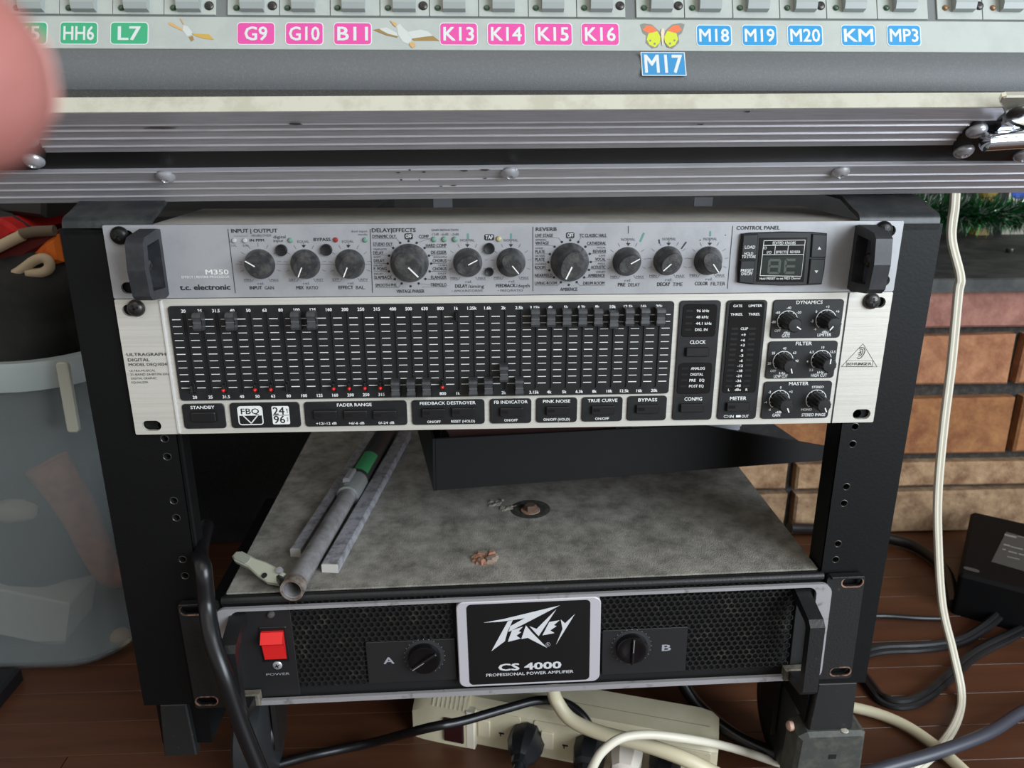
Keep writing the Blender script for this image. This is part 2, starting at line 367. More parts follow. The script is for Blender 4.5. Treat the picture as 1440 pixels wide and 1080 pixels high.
def fx_knob(parent, u, v, r, ang, n0=.1):
    L = []
    for z_, a_, b_ in ((0, 1, 1), (.3, 1, 1), (.42, .97, .96), (.62, .92, .86), (.85, .87, .74), (1.1, .83, .64), (1.34, .8, .57), (1.42, .76, .52), (1.43, .4, .27), (1.43, .02, .02)):
        L.append([(r * a_ * math.cos(2 * math.pi * i / 36), r * b_ * math.sin(2 * math.pi * i / 36), r * z_) for i in range(36)])
    k = part('knob', MB().loops(L), M_knob, parent, FR, (u, v, n0), ang, smooth=25)
    part('knob_ring', MB().lathe([(r * 1.06, 0), (r * 1.06, .35), (r, .5), (r * .9, .5)], 36), M_plast, k, FR, (u, v, 0))
    part('pointer_line', MB().box(r * .05, r * .74, -r * .035, r * .035, r * 1.42, r * 1.46), M_white, k, FR, (u, v, n0), ang)
    return k
def pang(A, B): return math.atan2(-(B[1] - A[1]), B[0] - A[0])

# ================================================================== EFFECTS PROCESSOR (1U)
fx = root('effects_processor', 'grey one-unit effects processor with two handles and black knobs', 'audio processor', (0, 50, -44))
H = 465.1 / 2
part('faceplate', holed(rr(-241.3, 241.3, -43.8, 0, .8, 2), [slot(-230, -6.4, 12, 7), slot(-230, -37.4, 12, 7), slot(231, -6, 12, 7), slot(232, -37, 12, 7)], 0, 2.6), M_fx, fx, FR.copy() @ Matrix.Translation((0, 0, -2.6 + 2.6)))
FX = FR @ Matrix.Translation((0, 0, 2.7))
part('chassis', MB().box(-219, 221, .2, 107, -42.5, -1.2, 1), M_fxtop, fx, FW)
screw(fx, FX, *pick(FX, 169, 331), 5.4, M_bscrew, h=4); screw(fx, FX, *pick(FX, 1242, 323), 5.4, M_bscrew, h=4)
# handles: a hollow block with a socket screw in the pocket facing inwards
for sgn in (-1, 1):
    u0 = -213 if sgn < 0 else 216
    prof = [(-19.5, 0), (-20.5, 5), (-18, 24), (-15, 27.5), (0, 29.5), (15, 27.5), (18, 24), (20.5, 5), (19.5, 0)]
    inn = [(-14.5, 4), (-13, 22), (0, 24), (13, 22), (14.5, 4)]
    HF = FX @ frame((u0, -22, 0), (0, 1, 0), (0, 0, 1), (1, 0, 0))       # local x = up, y = out, z = right
    h = part('handle', holed(prof, [inn], -5, 5), M_hand, fx, HF)
    part('handle_web', MB().prism([(-15.5, 2), (-14, 23), (0, 25), (14, 23), (15.5, 2)], -4.6 if sgn < 0 else 2.2, -2.2 if sgn < 0 else 4.6), M_hand if sgn < 0 else mat('window_tinted_web', (96, 102, 116), .35, .4), h, HF)  # right web is coloured bluish to carry the window's reflection
    WF = HF @ frame((0, 12, -2.2 if sgn < 0 else 2.2), (1, 0, 0), (0, 1 if sgn < 0 else -1, 0), (0, 0, 1 if sgn < 0 else -1))
    screw(h, WF, 0, 0, 4.6, M_dsteel, h=4, kind='hex', name='socket_screw')
zoom(FX, 140, 290, 3.6)
LD, LW, LG = MB(), MB(), MB()
zl(LD, (650, 115), (688, 440), .35); zt(LD, 'INPUT | OUTPUT', 784, 124, 234, 19, .012)
zt(LG, '-40dB|OVER', 818, 148, 106, 11); zt(LD, 'IN PPM', 797, 172, 72, 13, .012); zl(LG, (680, 151), (752, 151), .2)
zt(LG, '1/L', 682, 199, 26, 10); zt(LG, '2/R', 739, 199, 30, 10)
zt(LD, 'digital', 911, 155, 62, 15); zt(LD, 'input', 906, 174, 50, 14)
zt(LG, 'EQUAL', 1032, 179, 60, 13); zt(LD, 'BYPASS', 1127, 168, 86, 16, .012); zt(LG, 'EQUAL', 1258, 178, 60, 13)
zt(LG, 'dual input', 1315, 126, 82, 11); zt(LG, 'mode', 1333, 142, 46, 11)
for X in (1034, 1260): flat(LD, [q(X - 11, 196), q(X + 11, 196), q(X, 211)], .12)
zt(LW, 'M350', 595, 333, 118, 24, .02); zt(LW, 'EFFECT | REVERB PROCESSOR', 537, 358, 243, 12, .01); zt(LD, 't.c. electronic', 535, 410, 256, 27, .028)
def fxk(X, Y, R, a, minx, maxx, lo, hi, b1, b2, ly):
    u, v = q(X, Y); k = qs(X, Y); fx_knob(fx, u, v, R * k, a)
    for d in range(-5, 6):
        if d in (0,) and lo in ('MIN', 'DRY', 'EFF'): pass
        t = math.radians(90 - d * 27.5); r0, r1 = R * k * 1.16, R * k * 1.42
        if abs(d) < 5: line(LG, (u + r0 * math.cos(t), v + r0 * math.sin(t)), (u + r1 * math.cos(t), v + r1 * math.sin(t)), .22)
    zt(LG, lo, minx, ly - 40, 34, 12); zt(LG, hi, maxx, ly - 40, 38, 12); zt(LG, 'rel.', X + 6, ly - 22, 34, 13)
    line(LG, q(minx - 18, ly - 31), q(minx + 22, ly - 31), .2); line(LG, q(minx + 22, ly - 31), q(minx + 32, ly - 47), .2)
    line(LG, q(maxx - 22, ly - 31), q(maxx + 20, ly - 31), .2); line(LG, q(maxx - 22, ly - 31), q(maxx - 32, ly - 47), .2)
    s = b1 + b2; wt = len(s) * 12.2; zt(LD, b1, X + 10 - wt / 2, ly, len(b1) * 12.4, 17, .016, 'l')
    if b2: zt(LD, b2.strip(), X + 10 + wt / 2, ly, len(b2.strip()) * 11.6, 17, 0, 'r')
fxk(812, 293, 77, pang((790, 322), (735, 288)), 750, 888, 'MIN', 'MAX', 'INPUT', ' GAIN', 413)
fxk(1042, 293, 76, pang((1025, 322), (1005, 368)), 977, 1115, 'DRY', 'WET', 'MIX', ' RATIO', 412)
fxk(1268, 293, 76, pang((1250, 320), (1230, 365)), 1197, 1340, 'EFF', 'REV', 'EFFECT', ' BAL.', 411)
for A, B in (((690, 293), (725, 293)), ((895, 293), (962, 293)), ((1122, 293), (1188, 293)), ((1345, 293), (1372, 293))): zl(LG, A, B, .2)
for X, Y, mt in ((682, 174, M_clrled), (736, 174, M_clrled), (966, 172, M_grnled), (1195, 170, M_redled), (1345, 170, M_grnled)): led(fx, FX, *q(X, Y), 13 * qs(X, Y), mt)
def button(X, Y, R, name='push_button'):
    r = R * qs(X, Y); return part(name, MB().lathe([(r, 0), (r, 1.6), (r * .88, 2.4), (r * .5, 2.1), (0, 2.0)], 24), M_plast, fx, FX, (*q(X, Y), 0), smooth=40)
button(922, 222, 30); button(1149, 220, 30)
zoom(FX, 510, 290, 3.6)
zl(LD, (38, 115), (50, 438), .35); zl(LD, (862, 105), (862, 430), .35)
zt(LD, 'DELAY|EFFECTS', 158, 121, 222, 19, .012); zt(LD, 'REVERB', 930, 116, 106, 18, .012); zt(LG, 'GAIN REDUCTION', 417, 120, 136, 10, .01)
for s, X in (('-12dB', 366), ('-6dB', 415), ('-3dB', 468)): zt(LG, s, X, 142, 40, 12)
def lst(items):
    for s, X, Y, w_, h_, al in items: zt(LD if h_ > 12 else LG, s, X, Y, w_, h_, .006, al)
lst([('DYNAMIC DLY.', 50, 153, 122, 16, 'l'), ('STUDIO DLY.', 53, 192, 102, 16, 'l'), ('TRIPLETS', 54, 218, 68, 9, 'l'), ('DELAY', 54, 236, 52, 16, 'l'), ('SOFT', 56, 257, 36, 9, 'l'), ('DELAY', 57, 276, 53, 16, 'l'),
     ('DELAY', 57, 300, 44, 9, 'l'), ('P. PONG', 57, 317, 65, 16, 'l'), ('DELAY', 59, 342, 44, 9, 'l'), ('SLAPBACK', 59, 360, 90, 16, 'l'), ('SMOOTH PHS.', 65, 400, 110, 16, 'l'), ('VINTAGE PHASER', 243, 430, 140, 16, 'c'),
     ('COMP', 285, 153, 50, 16, 'l'), ('HARD COMP', 425, 198, 104, 16, 'r'), ('DE-ESSER', 425, 233, 78, 16, 'r'), ('SMOOTH', 425, 257, 66, 9, 'r'), ('CHORUS', 425, 275, 70, 16, 'r'), ('LUSH', 425, 298, 40, 9, 'r'), ('CHORUS', 425, 316, 70, 16, 'r'),
     ('EASY', 425, 340, 42, 9, 'r'), ('FLANGER', 425, 359, 78, 16, 'r'), ('TREMOLO', 425, 397, 80, 16, 'r'),
     ('LIVE STAGE', 876, 148, 88, 16, 'l'), ('SPRING', 876, 170, 54, 9, 'l'), ('VINTAGE', 875, 187, 68, 16, 'l'), ('GOLD', 875, 212, 40, 9, 'l'), ('PLATE', 875, 230, 48, 16, 'l'), ('SILVER', 874, 252, 50, 9, 'l'), ('PLATE', 874, 270, 48, 16, 'l'),
     ('DAMPED', 873, 293, 58, 9, 'l'), ('ROOM', 873, 310, 52, 16, 'l'), ('NEARFIELD', 872, 350, 88, 16, 'l'), ('LIVING ROOM', 872, 390, 112, 16, 'l'), ('AMBIENCE', 1044, 420, 86, 16, 'c'),
     ('DRUM ROOM', 1224, 389, 106, 16, 'r'), ('DRUM', 1226, 332, 42, 9, 'r'), ('AMBIENCE', 1226, 350, 84, 16, 'r'), ('HALL', 1228, 290, 36, 9, 'r'), ('ACOUSTIC', 1229, 308, 72, 16, 'r'), ('LIVE', 1230, 250, 32, 9, 'r'), ('VOCAL', 1230, 268, 52, 16, 'r'),
     ('VOCAL', 1232, 209, 46, 9, 'r'), ('REVERB', 1233, 228, 66, 16, 'r'), ('CATHEDRAL', 1233, 187, 96, 16, 'r'), ('TC CLASSIC HALL', 1236, 147, 138, 16, 'r')])
for X0, X1, Y, kx, ky in ((50, 172, 164, 190, 185), (53, 140, 203, 155, 211), (54, 120, 247, 134, 250), (57, 120, 289, 127, 290), (57, 125, 329, 133, 330), (59, 150, 372, 163, 369), (65, 180, 412, 198, 391), (290, 340, 164, 274, 185), (318, 425, 209, 314, 211),
                          (345, 425, 245, 336, 250), (352, 425, 288, 347, 290), (350, 425, 329, 340, 330), (330, 425, 371, 318, 368), (300, 425, 409, 284, 391),
                          (874, 990, 159, 1009, 181), (875, 960, 199, 972, 205), (875, 935, 241, 948, 242), (874, 930, 282, 940, 283), (873, 930, 322, 945, 324), (872, 960, 361, 968, 360), (872, 985, 402, 1004, 385), (1224, 1100, 401, 1084, 384),
                          (1226, 1135, 361, 1122, 360), (1229, 1150, 320, 1146, 322), (1230, 1165, 280, 1155, 282), (1233, 1160, 240, 1150, 241), (1233, 1140, 198, 1128, 205), (1236, 1105, 158, 1092, 181)):
    zl(LG, (X0, Y), (X1, Y), .18); zl(LG, (X1, Y), (kx, ky), .18); flat(LD, circ(*q(kx, ky), .75, 10), .13)
for X, Y in ((243, 405), (1044, 398), (233, 176), (1051, 172)): flat(LD, circ(*q(X, Y), .75, 10), .13)
LB = MB(); LBW = MB()
for s, X, Y, w_ in (('OFF', 233, 152, 42), ('TAP', 641, 157, 50), ('OFF', 1051, 147, 42)):
    x0, x1, y0, y1 = qr((X - w_ / 2, Y - 15), (X + w_ / 2, Y - 15), (X + w_ / 2, Y + 16), (X - w_ / 2, Y + 16)); flat(LB, rr(x0, x1, y0, y1, 1), .1)
    zt(LBW, s, X, Y, w_ - 12, 19, .01, n=.18)
for X, Y, mt in ((361, 167, M_grnled), (413, 167, M_grnled), (467, 167, M_grnled), (689, 165, M_ylwled)): led(fx, FX, *q(X, Y), 14 * qs(X, Y), mt)
button(641, 213, 28); button(641, 331, 22, 'jack_socket')
for X, Y, R, a in ((237, 287, 98, pang((222, 318), (273, 370))), (1048, 283, 97, pang((1070, 310), (1040, 373)))): fx_knob(fx, *q(X, Y), R * qs(X, Y), a)
for X in (531, 751): zt(LG, 'NORMAL', X, 172, 72, 13); flat(LD, [q(X - 11, 192), q(X + 11, 192), q(X, 207)], .12)
fxk(532, 285, 74, pang((533, 312), (580, 288)), 462, 604, 'MIN', 'MAX', 'DELAY', '/timing', 404)
fxk(751, 285, 74, pang((760, 310), (797, 355)), 682, 822, 'MIN', 'MAX', 'FEEDBACK', '/depth', 402)
zt(LG, '\u2022 AMOUNT/DRIVE', 530, 428, 158, 12); zt(LG, '\u2022 FREQ/RATIO', 748, 426, 126, 12)
zt(LG, 'NORMAL', 1345, 168, 70, 13); flat(LD, [q(1334, 186), q(1356, 186), q(1345, 201)], .12)
fxk(1338, 280, 73, pang((1362, 304), (1410, 278)), 1272, 1405, 'MIN', 'MAX', 'PRE', ' DELAY', 397)
MK = MB()
for A, B in (((533, 138), (534, 166)), ((752, 138), (752, 164)), ((1425, 135), (1405, 180))): zl(MK, A, B, 1.1)
zl(LD, (1345, 100), (1345, 138), .3)
zoom(FX, 880, 290, 3.4286)
zl(LD, (516, 95), (490, 398), .35); zt(LD, 'CONTROL PANEL', 639, 104, 208, 17, .008)
for X in (210, 408): zt(LG, 'NORMAL', X, 158, 66, 13); flat(LD, [q(X - 13, 176), q(X + 8, 176), q(X - 3, 190)], .12)
fxk(203, 263, 70, pang((240, 291), (200, 327)), 132, 264, 'MIN', 'MAX', 'DECAY', ' TIME', 376)
fxk(397, 263, 69, pang((434, 287), (465, 330)), 326, 458, 'MIN', 'MAX', 'COLOR', ' FILTER', 373)
zl(MK, (408, 120), (408, 145), 1.0)
for A, B in (((292, 172), (268, 205)), ((160, 160), (163, 180)), ((480, 138), (482, 140)), ((358, 162), (360, 165))): zl(LD, A, B, .8)
part('lettering', LD, M_dprint, fx, FX, label='dark printed lettering'); part('lettering', LG, M_gprint, fx, FX, label='fine grey printed scales'); part('lettering', LW, M_white, fx, FX, label='white printed model name')
part('inverse_tag', LB, M_dprint, fx, FX); part('lettering', LBW, M_white, fx, FX); part('pen_mark', MK, mat('teal_pen', (84, 140, 132), .6), fx, FX, label='teal pen ticks above the knobs')
# control panel module
def zp(*pts): return [q(*p) for p in pts]
mod = part('display_module', MB().prism(zp((556, 131), (600, 126), (760, 121), (900, 123), (965, 129), (962, 200), (952, 300), (938, 374), (850, 379), (735, 380), (600, 374), (536, 366), (536, 300), (545, 200)), 0, 2.2, .5), M_plast, fx, FX)
for pts in ([(558, 135), (631, 130), (622, 252), (547, 254)], [(546, 258), (617, 257), (608, 370), (538, 363)], [(890, 130), (960, 134), (954, 245), (882, 243)], [(881, 249), (952, 251), (936, 370), (868, 371)]):
    part('module_button', MB().prism(zp(*pts), 2.2, 3.4, .5), M_blk, mod, FX)
scr = part('display_window', MB().prism(zp((640, 150), (868, 148), (850, 362), (624, 360)), 2.2, 2.6), M_gls, mod, FX)
LM = MB()
for s, X, Y, w_, h_ in (('LOAD', 590, 193, 50, 14), ('HOLD', 584, 224, 42, 13), ('TO STORE', 584, 239, 66, 13), ('PRESET', 576, 305, 60, 14), ('ON/OFF', 574, 321, 54, 14)): zt(LM, s, X, Y, w_, h_, .006, n=3.5)
for pts in ([(914, 205), (931, 205), (922, 190)], [(899, 305), (917, 305), (908, 319)]): flat(LM, zp(*pts), 3.5)
fr = zp((659, 163), (857, 160), (838, 334), (640, 331)); outline(LM, fr, .3, 2.7)
for A, B in (((657, 186), (855, 184)), ((652, 231), (850, 229)), ((714, 188), (709, 228)), ((776, 187), (772, 227))): line(LM, q(*A), q(*B), .3, 2.7)
for s, X, Y, w_, h_ in (('EDITED KNOBS', 756, 174, 110, 13), ('I/O', 684, 219, 22, 12), ('EFFECTS', 742, 218, 52, 12), ('REVERB', 808, 217, 48, 12), ('Hold PRESET to set MIDI Channel', 736, 344, 194, 11)): zt(LM, s, X, Y, w_, h_, .005, n=2.7)
outline(LM, zp((660, 193), (671, 193), (670, 203), (659, 203)), .2, 2.7)
part('lettering', LM, M_white, mod, FX)
part('display_glass', MB().prism(zp((652, 240), (848, 238), (838, 330), (644, 328)), 2.6, 2.75), mat('display_smoke', (30, 38, 34), .2), scr, FX)
SG = MB()
def seg7(X, Y, w_, h_, on):
    sl_ = lambda x, y: (X + x * w_ + (1 - y) * 0 - y * w_ * .12, Y + y * h_)
    E_ = {'a': ((0, 0), (1, 0)), 'b': ((1, 0), (1, .5)), 'c': ((1, .5), (1, 1)), 'd': ((0, 1), (1, 1)), 'e': ((0, .5), (0, 1)), 'f': ((0, 0), (0, .5)), 'g': ((0, .5), (1, .5))}
    for k in on:
        a, b = E_[k]; line(SG, q(*sl_(*a)), q(*sl_(*b)), 1.5, 2.82)
seg7(686, 256, 50, 62, 'abcdefg'); seg7(764, 255, 46, 62, 'adefg')
part('display_digits', SG, mat('dim_segments', (62, 70, 58), .4), scr, FX)

# ================================================================== GRAPHIC EQUALIZER (2U)
eq = root('graphic_equalizer', 'silver two-unit digital graphic equalizer with thirty-one slider slots', 'equalizer', (0, 50, -132.4))
EQ = FR @ Matrix.Translation((0, 0, 2.6))
part('faceplate', holed(rr(-241.3, 241.3, -132.4, -44.3, .8, 2), [slot(-231.5, -51.2, 12, 7.2), slot(-230.5, -126.5, 12, 7), slot(231.5, -51, 12, 7), slot(232.6, -126.6, 12, 7)], 0, 2.5), M_alu, eq, FR)
part('chassis', MB().box(-219, 221, .2, 106, -131.5, -46, 1), mat('dark_chassis', (30, 30, 31), .6), eq, FW)
screw(eq, EQ, *pick(EQ, 192, 433), 5.3, M_dsteel, h=4); screw(eq, EQ, *pick(EQ, 1225, 423), 5.3, M_dsteel, h=4, ang=.1)
zoom(EQ, 160, 410, 3.6)
a, b = q(236, 45), q(334, 706)
part('ridge_strip', MB().prism([(a[0] - .9, -132), (a[0] + .9, -132), (a[0] + .9, -44.8), (a[0] - .9, -44.8)], 0, .9, .5), mat('ridge_highlight', (240, 240, 238), .2, .6), eq, EQ)  # highlight along the faceplate bevel, put in as a thin bright strip
zoom(EQ, 900, 410, 3.789); a2 = q(1115, 8); b2 = q(1020, 684)
gx = (a2[0] + b2[0]) / 2
part('panel_seam', MB().box(gx - .45, gx + .45, -132.3, -44.4, 0, .15), M_dprint, eq, EQ)
def panel(name, c, z=1.0, mt=None, parent=None, z0=0, r=2.2):
    x0, x1, y0, y1 = qr(*c); return part(name, MB().prism(rr(x0, x1, y0, y1, r), z0, z, .25), mt or M_blk, parent or eq, EQ), (x0, x1, y0, y1)
# fader field with real slots
tl = pick(EQ, 235, 430); bl = pick(EQ, 256, 563); tr = pick(EQ, 948, 423); br = pick(EQ, 939.6, 552.5)
fx0, fx1, fy0, fy1 = (tl[0] + bl[0]) / 2, (tr[0] + br[0]) / 2, (bl[1] + br[1]) / 2, (tl[1] + tr[1]) / 2
s0 = pick(EQ, 258.6, 440.5); s0b = pick(EQ, 275, 553); s1 = pick(EQ, 927.7, 432); s1b = pick(EQ, 918.5, 543)
xa, xb = (s0[0] + s0b[0]) / 2, (s1[0] + s1b[0]) / 2; st, sb = (s0[1] + s1[1]) / 2, (s0b[1] + s1b[1]) / 2
fxs = [xa + (xb - xa) * i / 30 for i in range(31)]
part('fader_panel', holed(rr(fx0, fx1, fy0, fy1, 2.2), [slot(x, (st + sb) / 2, 2.1, st - sb) for x in fxs], 0.35, 1.1), M_blk, eq, EQ)
part('fader_backing', MB().box(fx0 + 1, fx1 - 1, fy0 + 1, fy1 - 1, 0, .35), mat('slot_black', (5, 5, 6), .7), eq, EQ)
FQ = ['20', '25', '31.5', '40', '50', '63', '80', '100', '125', '160', '200', '250', '315', '400', '500', '630', '800', '1k', '1.25k', '1.6k', '2k', '2.5k', '3.15k', '4k', '5k', '6.3k', '8k', '10k', '12.5k', '16k', '20k']
EL, TK = MB(), MB()
dx = fxs[1] - fxs[0]; tk_t, tk_b = st - 2.6, sb + 5.4
zoom(EQ, 160, 410, 3.6); tk_t = (q(320, 143)[1] + pick(EQ, 930, 441)[1]) / 2; tk_b = (q(370, 487)[1] + pick(EQ, 925, 535)[1]) / 2
for i, s in enumerate(FQ):
    text(EL, s, fxs[i], fy1 - 3.1, 1.9, None, .03, n=1.2); text(EL, s, fxs[i], fy0 + 2.3, 1.9, None, .03, n=1.2)
for i in range(32):
    xc = xa + (i - .5) * dx
    for k in range(11): line(TK, (xc - dx * .27, tk_t + (tk_b - tk_t) * k / 10), (xc + dx * .27, tk_t + (tk_b - tk_t) * k / 10), .5 if k % 5 == 0 else .42, 1.17)
part('scale_marks', TK, M_white, eq, EQ)
capm = MB().loops([[(x, v_, n_) for v_, n_ in [(-5.6, 0), (-5.6, 5.2), (-4.9, 7.4), (-3.4, 8.0), (-1.6, 7.2), (1.6, 7.2), (3.4, 8.0), (4.9, 7.4), (5.6, 5.2), (5.6, 0)]] for x in (-2.5, -2.9, 2.9, 2.5)])
capm = mesh(capm, mat('fader_cap_grey', (66, 66, 68), .34, 0, (38, 38, 40), 200, vlo=.4, vhi=.75), 30)
stemm = mesh(MB().box(-.55, .55, -2.4, 2.4, 0, 5.5, .4).box(-.8, .8, -3.2, 3.2, 0, 1.2, .3), mat('fader_stem_dark', (24, 24, 25), .35), False)
ledm = mesh(MB().lathe([(1.15, 0), (1.1, .9), (.6, 1.6), (0, 1.8)], 10), M_red, True)
tipm = mesh(MB().box(-2.6, 2.6, -.25, .25, 7.15, 7.3), mat('cap_groove', (90, 90, 92), .5))
topv, botv = tk_t - .5, tk_b - 1.0
capset = {1: topv, 3: topv, 7: topv, 8: topv, 13: botv, 14: botv, 15: botv, 18: botv, 19: botv, 20: tk_b + (tk_t - tk_b) * .22 - 1.5, 21: botv}
for i in range(22, 31): capset[i] = topv + (-1.6 if i == 27 else 0)
redset = (2, 4, 5, 9, 10, 11, 12, 16)
for i in range(31):
    if i in capset:
        c = part('fader_cap', capm, None, eq, EQ, (fxs[i], capset[i], 1.0)); part('cap_groove', tipm, None, c, EQ, (fxs[i], capset[i], 1.0))
        if i > 21: part('fader_led', ledm, None, c, EQ, (fxs[i], capset[i] - .9, 6.2))
    else:
        v_ = tk_t + .5 if i == 17 else tk_b + .4
        c = part('fader_stem', stemm, None, eq, EQ, (fxs[i], v_, .35))
        if i in redset: part('fader_led', ledm, None, c, EQ, (fxs[i], v_ - 1.0, 5.0))
# button panels
def pbutton(X, Y, w_, h_, parent=None, ledmark=True):
    k = qs(X, Y); u, v = q(X, Y, 1.5)
    b_ = part('push_button', MB().prism(rr(u - w_ * k / 2, u + w_ * k / 2, v - h_ * k / 2, v + h_ * k / 2, .8), 1, 3.4, .5), M_plast, parent or eq, EQ)
    part('button_recess', MB().prism(rr(u - w_ * k / 2 - .6, u + w_ * k / 2 + .6, v - h_ * k / 2 - .6, v + h_ * k / 2 + .6, 1), 1, 1.25), mat('recess_black', (8, 8, 9), .6), b_, EQ)
    if ledmark: part('button_lamp', MB().prism(rr(u - w_ * k * .42, u - w_ * k * .14, v - h_ * k * .12, v + h_ * k * .22, .4), 3.4, 3.55), M_gls, b_, EQ)
def et(s, X, Y, w_, h_, b=.02, n=1.2): zt(EL, s, X, Y, w_, h_, b, n=n)
panel('standby_panel', ((345, 568), (560, 565), (572, 690), (360, 693))); et('STANDBY', 452, 583, 122, 16); pbutton(458, 633, 122, 52, ledmark=False)
panel('logo_panel', ((588, 562), (945, 558), (945, 684), (598, 690)))
lg = MB(); u0, u1, v0, v1 = qr((630, 580), (753, 578), (757, 668), (638, 672)); outline(lg, rr(u0, u1, v0, v1, 1.6), .7, 1.2)
flat(lg, [(u0 + .4, v1 - .4), (u1 - .4, v1 - .4), (u1 - .4, (v0 + v1) / 2), (u0 + .4, (v0 + v1) / 2)], 1.18)
part('logo_block', lg, M_white, eq, EQ)
lgd = MB(); text(lgd, 'FBQ', (u0 + u1) / 2, v0 + (v1 - v0) * .74, (v1 - v0) * .3, (u1 - u0) * .76, .012, n=1.26); part('lettering', lgd, M_dprint, eq, EQ)
mc, mv = (u0 + u1) / 2, (v0 + v1) / 2
VV = MB(); line(VV, (mc - 4.5, mv), (mc, v0 + .9), .7, 1.25); line(VV, (mc, v0 + .9), (mc + 4.5, mv), .7, 1.25); part('logo_vee', VV, M_white, eq, EQ)
u0, u1, v0, v1 = qr((808, 577), (893, 576), (890, 668), (800, 670)); W2 = MB(); flat(W2, rr(u0, u1, v0, v1, 1), 1.15); part('logo_block', W2, M_white, eq, EQ)
for s_, fx_, fy_, cp_, w__, ro in (('24', .4, .74, (v1 - v0) * .4, (u1 - u0) * .66, 0), ('96', .4, .27, (v1 - v0) * .4, (u1 - u0) * .66, 0), ('BIT', .88, .74, .9, 2.9, -math.pi / 2), ('kHz', .88, .27, .9, 2.9, -math.pi / 2)):
    lgd = MB(); text(lgd, s_, u0 + (u1 - u0) * fx_, v0 + (v1 - v0) * fy_, cp_, w__, .012, n=1.22, rot=ro); part('lettering', lgd, M_dprint, eq, EQ)
lgd = MB(); line(lgd, (u0 + .5, (v0 + v1) / 2), (u1 - .5, (v0 + v1) / 2), .4, 1.22); part('logo_rule', lgd, M_dprint, eq, EQ)
z8 = lambda p: (p[0] + 380 * 3.6, p[1])
panel('fader_range_panel', ((963, 558), z8((116, 549)), z8((118, 672)), (972, 684))); et('FADER RANGE', 1219, 570, 176, 16)
for X, s, Y in ((1070, '+12/-12 dB', 664), (1222, '+6/-6 dB', 663), (1373, '0/-24 dB', 661)): et(s, X + 8, Y, 104 if len(s) > 9 else 80, 13)
for X in (1072, 1224, 1372): pbutton(X, 622, 118, 46)
zoom(EQ, 540, 410, 3.6)
panel('feedback_panel', ((140, 550), (508, 543), (511, 666), (143, 675))); et('FEEDBACK DESTROYER', 323, 561, 282, 16); pbutton(250, 613, 116, 46); pbutton(400, 608, 116, 46); et('ON/OFF', 253, 656, 68, 13); et('RESET (HOLD)', 400, 653, 120, 13)
panel('indicator_panel', ((535, 543), (745, 539), (746, 663), (536, 667))); et('FB INDICATOR', 642, 556, 170, 16); pbutton(644, 607, 116, 44); et('ON/OFF', 642, 648, 68, 13)
panel('pink_noise_panel', ((769, 538), (976, 534), (977, 658), (770, 663))); et('PINK NOISE', 873, 552, 138, 16); pbutton(878, 601, 116, 44); et('ON/OFF (HOLD)', 873, 644, 134, 13)
panel('true_curve_panel', ((1002, 534), (1207, 530), (1204, 653), (997, 658))); et('TRUE CURVE', 1105, 548, 150, 16); pbutton(1107, 598, 116, 44); et('ON/OFF', 1102, 640, 70, 13)
panel('bypass_panel', ((1232, 529), (1432, 525), (1425, 649), (1227, 653))); et('BYPASS', 1333, 545, 96, 16); pbutton(1333, 593, 116, 44)
zoom(EQ, 900, 410, 3.789)
pp, _ = panel('clock_panel', ((213, 48), (432, 45), (377, 680), (167, 684)))
panel('clock_window', ((230, 66), (412, 64), (395, 238), (213, 240)), 1.3, M_gls, pp, 1.0); panel('config_window', ((205, 378), (383, 376), (370, 540), (190, 543)), 1.3, M_gls, pp, 1.0)
for s, X, Y, w_ in (('96 kHz', 332, 100, 66), ('48 kHz', 329, 133, 66), ('44.1 kHz', 336, 167, 84), ('DIG. IN', 323, 200, 66), ('ANALOG', 305, 406, 74), ('DIGITAL', 300, 438, 68), ('PRE   EQ', 300, 469, 80), ('POST EQ', 297, 500, 78)): et(s, X, Y, w_, 14, n=1.4)
LP = MB()
for X, Y in ((262, 100), (259, 133), (256, 167), (253, 200), (237, 406), (234, 438), (231, 469), (228, 500)): zl(LP, (X - 17, Y), (X + 17, Y), 2.2)
et('CLOCK', 305, 267, 84, 19); et('CONFIG', 281, 569, 94, 19); pbutton(304, 320, 122, 48, ledmark=False); pbutton(274, 618, 122, 46, ledmark=False)
mp_, _ = panel('meter_panel', ((464, 46), (680, 44), (612, 676), (405, 680))); panel('meter_window', ((478, 52), (664, 50), (612, 536), (432, 538)), 1.3, M_gls, mp_, 1.0)
for s, X, Y, w_ in (('GATE', 517, 74, 48), ('LIMITER', 611, 73, 72), ('THRES.', 511, 119, 66), ('THRES.', 605, 118, 62), ('CLIP', 552, 195, 40), ('+9', 547, 228, 24), ('+6', 544, 256, 24), ('+3', 542, 283, 24), ('0', 539, 311, 12), ('-3', 536, 338, 20), ('-6', 534, 365, 20), ('-12', 530, 392, 30), ('-18', 527, 419, 30), ('-24', 524, 446, 30), ('-36', 521, 472, 30), ('-48', 518, 498, 30), ('L', 470, 520, 9), ('dBu', 517, 519, 32), ('R', 564, 519, 11)): et(s, X, Y, w_, 13, n=1.4)
for k in range(12):
    Y = 195 + (500 - 195) * k / 11; X = 550 - 33 * k / 11
    for d in (-48, 46): zl(LP, (X + d - 16, Y), (X + d + 16, Y), 1.9)
lampm = mesh(MB().box(-2.2, 2.2, -.7, .7, 0, .15), mat('unlit_lamp_dark', (22, 22, 24), .3))
for f in LP.f:
    c = sum((LP.v[i] for i in f), Vector()) / 4; part('unlit_lamp', lampm, None, eq, EQ, (c.x, c.y, 1.3))
et('METER', 520, 566, 88, 19); pbutton(520, 612, 122, 48)
